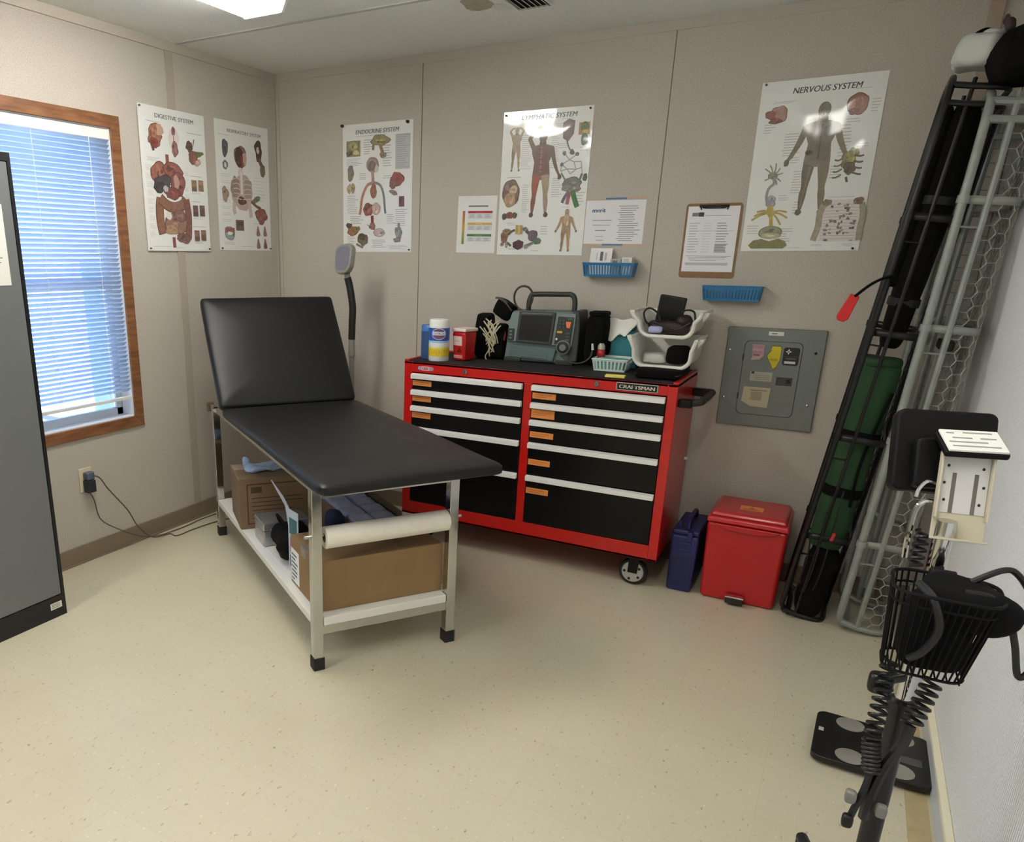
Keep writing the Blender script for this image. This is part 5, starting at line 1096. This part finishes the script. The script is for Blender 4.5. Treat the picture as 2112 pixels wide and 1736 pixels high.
mm = MB(); mm.box(-.048, .044, -.062, .004, .414, .4146, col=(250, 146, 54))
for q in range(3):
    a_ = PI/2+q*2*PI/3
    mm.add([(-.002+.007*math.cos(a_)+.0055*math.cos(p*PI/6), -.026+.007*math.sin(a_)+.0055*math.sin(p*PI/6), .4150) for p in range(12)], [tuple(range(12))], col=(90, 44, 20))
mm.box(-.034, .030, -.052, -.044, .4146, .4149, col=(110, 56, 24)); mm.build('hazard_sticker', m_sat, ld, smooth=0)
MB().box(-.040, .030, -.176, -.130, .012, .040).build('pedal', mat('pedal_dark', (52, 46, 42), rough=.4, metal=.4), rb, bevel=.003)
MB().box(-.042, .032, -.180, -.150, .040, .046).build('pedal_plate', m_chrome, rb, bevel=.001)

# ================================================================ rescue baskets leaning in the corner
_raw = [(-math.copysign(abs(math.cos(i*PI/400))**.36, math.cos(i*PI/400)), math.sin(i*PI/400)**.36) for i in range(401)]
_len = [0]
for i in range(400): _len.append(_len[-1]+math.hypot((_raw[i+1][0]-_raw[i][0])*.26, (_raw[i+1][1]-_raw[i][1])*.09))
PROF = []
for q in range(41):
    d_ = _len[-1]*q/40; i = max(0, min(399, next((k for k in range(401) if _len[k] >= d_), 400)-1)); PROF.append(_raw[i] if q else _raw[0])
PROF[40] = _raw[400]
def stokes(label, name, x0, yc, lean, Lz, hw, D, rim_r, r2, x2, mrim, mnet, ribs, span, foot):
    t = thing(name, label, 'rescue basket', (x0, yc, .0), 0, None, (0, lean, 0))
    def half(z):
        f = z/Lz
        if f < .45: k = foot+(1-foot)*math.sin(min(1, f/.45)*PI/2)
        elif f < .8: k = 1
        else: k = 1-.18*((f-.8)/.2)**2
        return hw*k
    ZB = rim_r+.004
    n = 26
    near = [(0, -half(ZB+.05+(Lz-.10)*i/n), ZB+.05+(Lz-.10)*i/n) for i in range(n+1)]
    h0, h1 = half(ZB), half(Lz)
    foot_p = [(.018, h0-.012, ZB+.014), (.03, h0-.05, ZB), (.03, 0, ZB), (.03, -(h0-.05), ZB), (.018, -(h0-.012), ZB+.014)]
    head_p = [(0, -(h1-.014), Lz-.018), (0, -(h1-.06), Lz), (0, 0, Lz), (0, h1-.06, Lz), (0, h1-.014, Lz-.018)]
    loop = near+head_p+[(x, -y, z) for x, y, z in near[::-1]]+foot_p
    MB().tube(loop, rim_r, 10, True).build('top_rail', mrim, t)
    for sg in (-1, 1):
        lo = [(x2, sg*(half(ZB+.01+(Lz-.03)*i/n)-.016), ZB+.01+(Lz-.03)*i/n) for i in range(n+1)]
        MB().tube(lo, r2, 8).build('side_rail', mrim, t)
    def surf(s_, z):
        h = half(z)-.016
        j = min(39.999, max(0, (s_+1)*20)); i_ = int(j); f_ = j-i_
        a_, b_ = PROF[i_], PROF[min(40, i_+1)]
        return (x2+(D-x2)*(a_[1]+(b_[1]-a_[1])*f_), h*(a_[0]+(b_[0]-a_[0])*f_), z)
    for zr in ribs:
        zr = max(zr, .02)
        p = [(0, -half(zr), zr)]+[surf(-1+2*i/24, zr) for i in range(25)]+[(0, half(zr), zr)]
        m = MB(); k = len(p)
        vs = [(x, y, z-.013) for x, y, z in p]+[(x, y, z+.013) for x, y, z in p]
        m.add(vs, [(i, i+1, k+i+1, k+i) for i in range(k-1)]); m.build('rib', mrim, t, solid=.007)
        for sg in (-1, 1): MB().cyl((0, sg*half(zr), zr-.012), (0, sg*half(zr), zr+.012), rim_r*1.35, n=10).build('rib_clamp', mrim, t)
        if zr > .3:
            for sg in (-1, 1): MB().cyl((0, sg*half(zr-.085), zr-.085), (x2, sg*(half(zr-.085)-.016), zr-.085), .004, n=6).build('link_rod', mrim, t)
    # foot and head plates outline
    p = [(.006, -half(ZB+.03), ZB+.03)]+[surf(-1+2*i/24, ZB+.012) for i in range(25)]+[(.006, half(ZB+.03), ZB+.03)]; MB().tube(p, rim_r*.95, 8).build('foot_hoop', mrim, t)
    for zz in (Lz-.03, Lz-.085):
        p = [(0, -half(zz), zz)]+[surf(-1+2*i/24, zz) for i in range(25)]+[(0, half(zz), zz)]; MB().tube(p, rim_r*.95, 8).build('head_hoop', mrim, t)
    # hexagonal net
    m = MB(); cw = .054; rh = cw*.866
    nz = int((Lz-.06)/(rh)); ns = max(6, int(2*span*hw*1.35/(cw*.75)))
    idx = {}
    def vid(s_, z):
        key = (round(s_*2000), round(z*4000))
        if key not in idx:
            idx[key] = len(m.v); m.v.append(surf(s_, z))
        return idx[key]
    ds = 2*span/ns
    for i in range(ns):
        for j in range(nz):
            cs = -span+ds*(i+.5); cz = .04+rh*(j+.5)+(rh/2 if i % 2 else 0)
            if cz+rh/2 > Lz-.02: continue
            a_ = ds*2/3; b_ = ds/3
            pts = [(cs+a_, cz), (cs+b_, cz+rh/2), (cs-b_, cz+rh/2), (cs-a_, cz), (cs-b_, cz-rh/2), (cs+b_, cz-rh/2)]
            m.f.append([vid(max(-1, min(1, q[0])), q[1]) for q in pts]); m.m.append(0); m.c.append(None)
    o = m.build('wire_net', mnet, t, smooth=0)
    md = o.modifiers.new('wire', 'WIREFRAME'); md.thickness = .0044; md.use_even_offset = False; md.use_boundary = True
    return t
m_galv = mat('galvanised_steel', (150, 155, 149), rough=.45, metal=.25, var=.08, vscale=30)
m_wire = mat('net_wire', (158, 160, 150), rough=.5, metal=.3)
m_blktube = mat('black_tube', (9, 9, 9), rough=.35)
m_blknet = mat('black_net', (13, 13, 13), rough=.6)
LB = math.radians(6.2); LG = math.radians(3.4)
bb = stokes('black tube rescue basket leaning in the corner with a green roll inside', 'rescue_basket', 2.990, -.285, LB, 2.06, .228, .165, .0105, .0065, .060, m_blktube, m_blknet, (.40, .82, 1.22, 1.62), .55, .62)
gb = stokes('grey steel rescue basket with hexagon wire net against the white wall', 'rescue_basket', 3.206, -.285, LG, 1.99, .262, .165, .0140, .011, .070, m_galv, m_wire, (.41, .83, 1.24, 1.66), 1.0, .62)
# strap with red buckle on the black basket
MB().tube(smooth_path([(.02, -.235, 1.40), (.0, -.255, 1.415), (-.045, -.262, 1.385), (-.085, -.262, 1.335)], 6), .017, 8, flat=.3).build('webbing_strap', m_nylon, bb)
bkl = MB(); bkl.prism([(-.016, 0), (.016, 0), (.020, -.085), (.010, -.098), (-.012, -.098), (-.020, -.085)], -.008, .008, M=T(-.085, -.262, 1.340) @ RY(.22)); bkl.build('red_buckle', mat('buckle_red', (206, 28, 26), rough=.4), bb, bevel=.004)
MB().sup((.095, -.06, .19), (.055, .09, .165), .6, .6, 26, 18, .025, 14, 81).build('strap_bundle', m_nylon, bb)
MB().box(.045, .058, -.235, -.223, .42, .455, M=RY(.1)).build('red_tag', mat('tag_red', (170, 40, 46), rough=.5), bb, bevel=.002)
for q in range(3):
    MB().tube(smooth_path([(.03+.03*q, -.20, .14+.02*q), (.035+.03*q, -.22, .30), (.02+.03*q, -.23, .42+.1*q)], 6), .010, 6, flat=.3).build('webbing_strap', m_blknet, bb)
# green roll
m_green = mat('green_canvas', (30, 68, 34), rough=.75, var=.18, vscale=9, bump=.3, bscale=140)
gr = thing('canvas_roll', 'rolled green canvas with black straps standing inside the black rescue basket', 'rolled stretcher', (3.066, -.372, .335), 0, None, (0, LB*.85, 0))
MB().sup((.045, .02, .13), (.066, .070, .135), .25, .65, 40, 22, .004, 9, 91).build('roll_bottom', m_green, gr)
MB().sup((.045, .02, .36), (.068, .072, .135), .22, .65, 40, 22, .004, 9, 92).build('roll_middle', m_green, gr)
MB().sup((.045, .02, .61), (.070, .072, .155), .22, .65, 40, 22, .005, 9, 93).build('roll_top', m_green, gr)
MB().sup((.045, .015, .765), (.070, .070, .020), .5, .7, 32, 10, .006, 12, 94).build('roll_flap', m_green, gr)
for z in (.245, .475): MB().sup((.045, .02, z), (.0715, .0755, .022), .15, .65, 40, 8).build('strap', m_nylon, gr)
MB().tube(smooth_path([(.085, -.052, .20), (.075, -.060, .36), (.085, -.058, .5), (.105, -.05, .66)], 8), .018, 8, flat=.3).build('strap', m_nylon, gr)
# black pad above the roll
pdn = thing('padded_bag', 'long black mesh-covered bag strapped upright above the green roll', 'bag', (3.190, -.33, 1.145), 0, None, (0, LB, 0))
MB().sup((0, 0, .42), (.048, .10, .42), .35, .6, 36, 40, .012, 5, 95).build('bag_body', m_nylon, pdn)
MB().sup((-.055, -.045, .52), (.022, .03, .30), .45, .7, 20, 30, .010, 8, 96).build('side_pocket', m_nylon, pdn)
for z in (.17, .52): MB().sup((0, 0, z), (.052, .106, .016), .15, .6, 36, 8).build('strap', m_blknet, pdn)
# poles tied with a strap inside the grey basket
po = thing('splint_poles', 'thin aluminium poles tied with a dark strap behind the grey wire net', 'poles', (3.300, -.250, .10), 0, None, (0, .068, 0))
m_pole = mat('pole_aluminium', (188, 190, 186), rough=.3, metal=.5)
for k, (x, y, h) in enumerate(((-.008, -.06, 1.16), (.004, .0, 1.22), (.012, .06, 1.18), (-.006, .10, 1.24))):
    MB().cyl((x, y, 0), (x, y, h), .0075, n=12).sup((x, y, h), (.009, .009, .009), 1, 1, 12, 8).build('pole', m_pole, po)
MB().sup((.002, .02, 1.06), (.024, .100, .016), .15, .5, 30, 8).build('strap', mat('olive_strap', (46, 52, 42), rough=.8), po)
# bags on top
wbg = thing('plastic_bag', 'cloudy white plastic bag slumped on top of the black rescue basket', 'bag', (3.266, -.36, 2.073), 0)
MB().sup((0, .0, .052), (.060, .09, .052), .5, .55, 34, 22, .018, 16, 97).sup((.030, .0, .098), (.05, .07, .014), .7, .8, 24, 10, .014, 18, 98).build('film', mat('cloudy_film', (206, 210, 204), rough=.3, spec=.6), wbg)
MB().tube(smooth_path([(-.02, -.05, .098), (.005, -.055, .110), (.03, -.05, .106)], 5), .006, 6).build('drawstring', m_nylon, wbg)
hb2 = thing('duffel_bag', 'black bag with purple tie perched on top of the rescue baskets at the corner', 'bag', (3.385, -.42, 2.008), 0)
MB().sup((0, 0, .085), (.080, .14, .082), .6, .65, 36, 24, .026, 13, 99).sup((.012, .04, .150), (.055, .08, .030), .7, .7, 24, 12, .016, 15, 100).build('bag_body', m_nylon, hb2)
MB().sup((-.050, -.02, .178), (.014, .014, .016), .8, .8, 12, 10, .012, 30, 101).sup((-.066, -.02, .192), (.008, .006, .014), .8, .8, 8, 8, .006, 30, 102).build('purple_tie', mat('purple_cloth', (72, 56, 62), rough=.8), hb2)

# ================================================================ bathroom scale
bs = thing('bathroom_scale', 'black bathroom scale with metal foot discs on the floor by the white wall', 'scale', (3.320, -1.347, 0), -.035)
MB().prism(rrect(-.153, .153, -.142, .142, .028, 6), .012, .031, M=Matrix(((1, 0, 0, 0), (0, 0, 1, 0), (0, 1, 0, 0), (0, 0, 0, 1)))).build('platform', mat('scale_black', (20, 20, 20), rough=.28), bs, bevel=.003)
for x in (-.11, .11):
    for y in (-.10, .10): MB().cyl((x, y, 0), (x, y, .0125), .018, n=16).build('rubber_foot', m_rubber, bs)
m_disc = mat('steel_disc', (176, 172, 164), rough=.4, metal=.5)
for x, y in ((-.058, .098), (-.050, -.094), (.074, .094), (.074, -.094)): MB().lathe([(.040, 0), (.040, .0012), (.038, .0016)], 32, M=T(x, y, .031)).build('foot_disc', m_disc, bs)
MB().box(.070, .132, -.040, -.0, .031, .0318).build('display', mat('scale_display', (78, 80, 76), rough=.3), bs, smooth=0)
mm = MB(); mm.box(-.142, -.128, .010, .032, .031, .0314, col=(190, 190, 186)); mm.build('logo_sticker', m_sat, bs, smooth=0)

# ================================================================ vital signs stand
VX, VY = 3.253, -2.292
vs_ = thing('vitals_stand', 'rolling vital signs stand with wire basket and coiled black cords by the white wall', 'monitor stand', (VX, VY, 0))
def W2(x, y, z): return (x-VX, y-VY, z)
m_bronze = mat('cast_base_black', (26, 26, 26), rough=.45)
for k, r_ in enumerate((.335, .24, .24, .21, .20)):
    a_ = math.radians(106+72*k); c_, s_ = math.cos(a_), math.sin(a_)
    lg = MB().tube([(0, 0, .105), (.5*r_*c_, .5*r_*s_, .098), (r_*c_, r_*s_, .085)], [.022, .018, .014], 10).build('base_leg', m_bronze, vs_)
    m = MB(); m.cyl((r_*c_, r_*s_, .050), (r_*c_, r_*s_, .088), .012); m.cyl((r_*c_-.012*s_, r_*s_+.012*c_, .0275), (r_*c_+.012*s_, r_*s_-.012*c_, .0275), .0275, n=20); m.build('caster', m_bronze, lg)
MB().cyl((0, 0, .085), (0, 0, .68), .0185, n=18).lathe([(.024, .66), (.024, .685), (.018, .69)], 20).build('lower_pole', m_blktube, vs_)
MB().cyl((0, 0, .68), (0, 0, 1.04), .0150, n=18).build('chrome_pole', m_chrome, vs_)
MB().sup((-.045, -.055, .735), (.020, .014, .020), .5, .5, 18, 12).cyl((-.045, -.05, .735), (0, 0, .735), .008).build('clamp_knob', m_blktube, vs_)
# wire basket
m_bw = mat('basket_wire_black', (6, 6, 6), rough=.6, spec=.2)
def rr3(x0, x1, y0, y1, r, z, n=5): return [(a, b, z) for a, b in rrect(x0, x1, y0, y1, r, n)]
top = (3.188, 3.338, -2.440, -2.318); bot = (3.198, 3.314, -2.412, -2.318); ZT_, ZB_ = .950, .796
wbm = MB()
tp = [W2(*p) for p in rr3(*top, .034, ZT_, 6)]; bt = [W2(*p) for p in rr3(*bot, .028, ZB_, 6)]
wbm.tube(tp, .0030, 8, True); wbm.tube(bt, .0026, 8, True); wbm.tube([((a[0]*.86+b[0]*.14), (a[1]*.86+b[1]*.14), a[2]*.86+b[2]*.14) for a, b in zip(tp, bt)], .0022, 6, True)
def along(loop, k, n):
    P = [Vector(p) for p in loop]; L = [0]
    for i in range(len(P)): L.append(L[-1]+(P[(i+1) % len(P)]-P[i]).length)
    d_ = L[-1]*k/n
    for i in range(len(P)):
        if L[i+1] >= d_: return P[i].lerp(P[(i+1) % len(P)], (d_-L[i])/max(1e-9, L[i+1]-L[i]))
for k in range(44): wbm.cyl(along(tp, k, 44), along(bt, k, 44), .0016, n=5)
for k in range(7):
    x = 3.208+k*.0165; wbm.cyl(W2(x, -2.412, ZB_), W2(x, -2.322, ZB_), .0015, n=5)
wbk2 = wbm.build('wire_basket', m_bw, vs_)
MB().box(*(3.243-VX, 3.283-VX), -2.325-VY, -2.300-VY, .90, .955).build('basket_bracket', m_bw, vs_, bevel=.003)
# display head seen from behind
m_head = mat('head_black', (6, 6, 6), rough=.5, spec=.2)
HM = T(3.236-VX, -2.190-VY, 1.138) @ RZ(.22) @ RX(-.36)
MB().prism(rrect(-.078, .078, -.075, .075, .014), -.006, .030, M=HM).build('display_head', m_head, vs_, bevel=.006, seg=3)
MB().prism(rrect(-.052, .030, -.070, .020, .010), -.034, -.004, M=HM).build('battery_box', m_head, vs_, bevel=.006, seg=3)
# metal bracket plate
m_beige = mat('bracket_beige', (196, 188, 164), rough=.45); m_plate = mat('bracket_plate', (206, 204, 200), rough=.4)
BM = T(3.268-VX, -2.262-VY, 1.078) @ RZ(.15) @ RX(-.30) @ Matrix.Diagonal((.84, 1, 1, 1))
m = MB(); m.box(-.046, .046, -.002, .002, -.075, .075); m.box(-.046, -.042, -.014, .002, -.040, .075); m.box(.042, .046, -.014, .002, -.040, .075); m.box(-.046, .046, -.016, .002, .072, .076); m.box(-.046, .046, -.024, .002, -.078, -.074)
_b = m.build("bracket", m_beige, vs_, bevel=.001); _b.matrix_local = BM
bk_ = _b
MB().box(-.041, .041, -.0032, -.002, -.030, .071).build('back_plate', m_plate, bk_, smooth=0)
m_slot = mat('slot_grey', (104, 98, 92), rough=.6)
m = MB()
for x in (-.018, .020): m.box(x-.0035, x+.0035, -.0038, -.0032, -.030, .040)
m.build('slots', m_slot, bk_, smooth=0)
m = MB()
for x, z in ((-.030, .052), (.030, .050), (-.034, .022), (.034, .018), (-.031, -.008), (.030, -.012)): m.lathe([(.0026, 0), (.0026, .0006)], 10, M=T(x, -.0032, z) @ RX(PI/2))
m.build('screw_holes', m_rubber, bk_, smooth=0)
ct = thing('instruction_card', 'stack of white printed cards lying on top of the vital signs display', 'card stack', (3.268, -2.244, 1.170), .0, None, (.40, .0, .30))
MB().box(-.048, .048, -.030, .034, -.0125, -.0005).build('card_tray', m_head, ct, bevel=.004)
mm = MB(); mm.box(-.044, .044, -.028, .032, 0, .0035, col=(236, 236, 230))
for u0, u1, v in ((-.036, -.024, .022), (-.010, .034, .024), (-.030, .0, .008), (-.038, .02, -.004), (.012, .036, .008), (-.036, .036, -.016)): mm.box(u0, u1, v-.0016, v+.0022, .0035, .0037, col=(150, 150, 148))
mm.build('cards', m_paper, ct, smooth=0)
# chrome hooks
m = MB(); m.tube(smooth_path([W2(3.238, -2.262, 1.060), W2(3.218, -2.268, 1.062), W2(3.207, -2.272, 1.045), W2(3.205, -2.272, 1.00), W2(3.207, -2.270, .955)], 8), .0048, 8); m.build('chrome_hook', m_chrome, vs_)
m = MB(); m.tube(smooth_path([W2(3.232, -2.250, 1.092), W2(3.216, -2.256, 1.096), W2(3.206, -2.262, 1.082), W2(3.204, -2.264, 1.068)], 8), .0032, 8); m.build('chrome_hook', m_chrome, vs_)
# cuff, hoses, coils
def helix(p, q, r, turns, rt, n=10):
    P, Q = Vector(p), Vector(q); ax = (Q-P).normalized(); a_ = ax.orthogonal().normalized(); b_ = ax.cross(a_)
    N = int(turns*n); return [P.lerp(Q, i/N)+a_*(r*math.cos(2*PI*i/n))+b_*(r*math.sin(2*PI*i/n)) for i in range(N+1)]
m_cordb = mat('coiled_cord_black', (10, 10, 10), rough=.42)
for p, q, r, tn in (((3.214, -2.352, .790), (3.208, -2.412, .655), .0125, 10), ((3.208, -2.412, .655), (3.216, -2.428, .600), .013, 8), ((3.283, -2.338, .760), (3.262, -2.376, .680), .0150, 6.5), ((3.226, -2.272, 1.01), (3.222, -2.296, .95), .010, 5)):
    MB().tube(helix(W2(*p), W2(*q), r, tn, .003), .0034, 6).build('coiled_cord', m_cordb, vs_)
m = MB(); m.tube(smooth_path([W2(3.262, -2.376, .680), W2(3.255, -2.392, .650), W2(3.238, -2.415, .62), W2(3.228, -2.425, .585), W2(3.222, -2.43, .54), W2(3.222, -2.42, .50)], 8), .0095, 8); m.build('hose', m_cordb, vs_)
m = MB(); m.tube(smooth_path([W2(3.216, -2.428, .600), W2(3.212, -2.438, .57), W2(3.205, -2.446, .54), W2(3.198, -2.45, .505)], 8), .006, 8); m.build('hose', m_cordb, vs_)
m_clip = mat('clip_grey', (120, 118, 114), rough=.35, spec=.6)
for p, mt in (((3.193, -2.452, .555), m_clip), ((3.196, -2.455, .506), m_cordb), ((3.244, -2.43, .530), m_clip)): MB().sup(W2(*p), (.009, .009, .013), .6, .6, 16, 12, .002, 40, 3).build('hose_connector', mt, vs_)
cf2 = thing('pressure_cuff', 'black blood pressure cuff with hose stuffed in the wire basket of the stand', 'blood pressure cuff', (3.264, -2.370, .799))
MB().sup((0, 0, .070), (.052, .037, .070), .5, .55, 34, 22, .005, 16, 111).sup((.012, -.004, .130), (.066, .048, .034), .6, .6, 30, 16, .010, 18, 112, 0, RY(.18)).build('cuff_roll', mat('cuff_black', (7, 7, 9), rough=.9, spec=.2), cf2)
m = MB()
def C2(x, y, z): return (x-3.268, y+2.374, z-.770)
m.tube(smooth_path([C2(3.30, -2.36, .93), C2(3.34, -2.345, .955), C2(3.362, -2.34, .948), C2(3.392, -2.335, .905), C2(3.412, -2.33, .855)], 8), .0052, 8)
m.tube(smooth_path([C2(3.29, -2.40, .925), C2(3.325, -2.405, .925), C2(3.352, -2.40, .895), C2(3.372, -2.385, .845), C2(3.388, -2.37, .790), C2(3.398, -2.365, .786), C2(3.408, -2.36, .812), C2(3.414, -2.345, .845)], 8), .0052, 8)
m.tube(smooth_path([C2(3.225, -2.41, .93), C2(3.248, -2.440, .915), C2(3.262, -2.447, .87), C2(3.25, -2.440, .825), C2(3.235, -2.425, .80)], 8), .0065, 8)
m.build('cuff_hose', m_cordb, cf2)
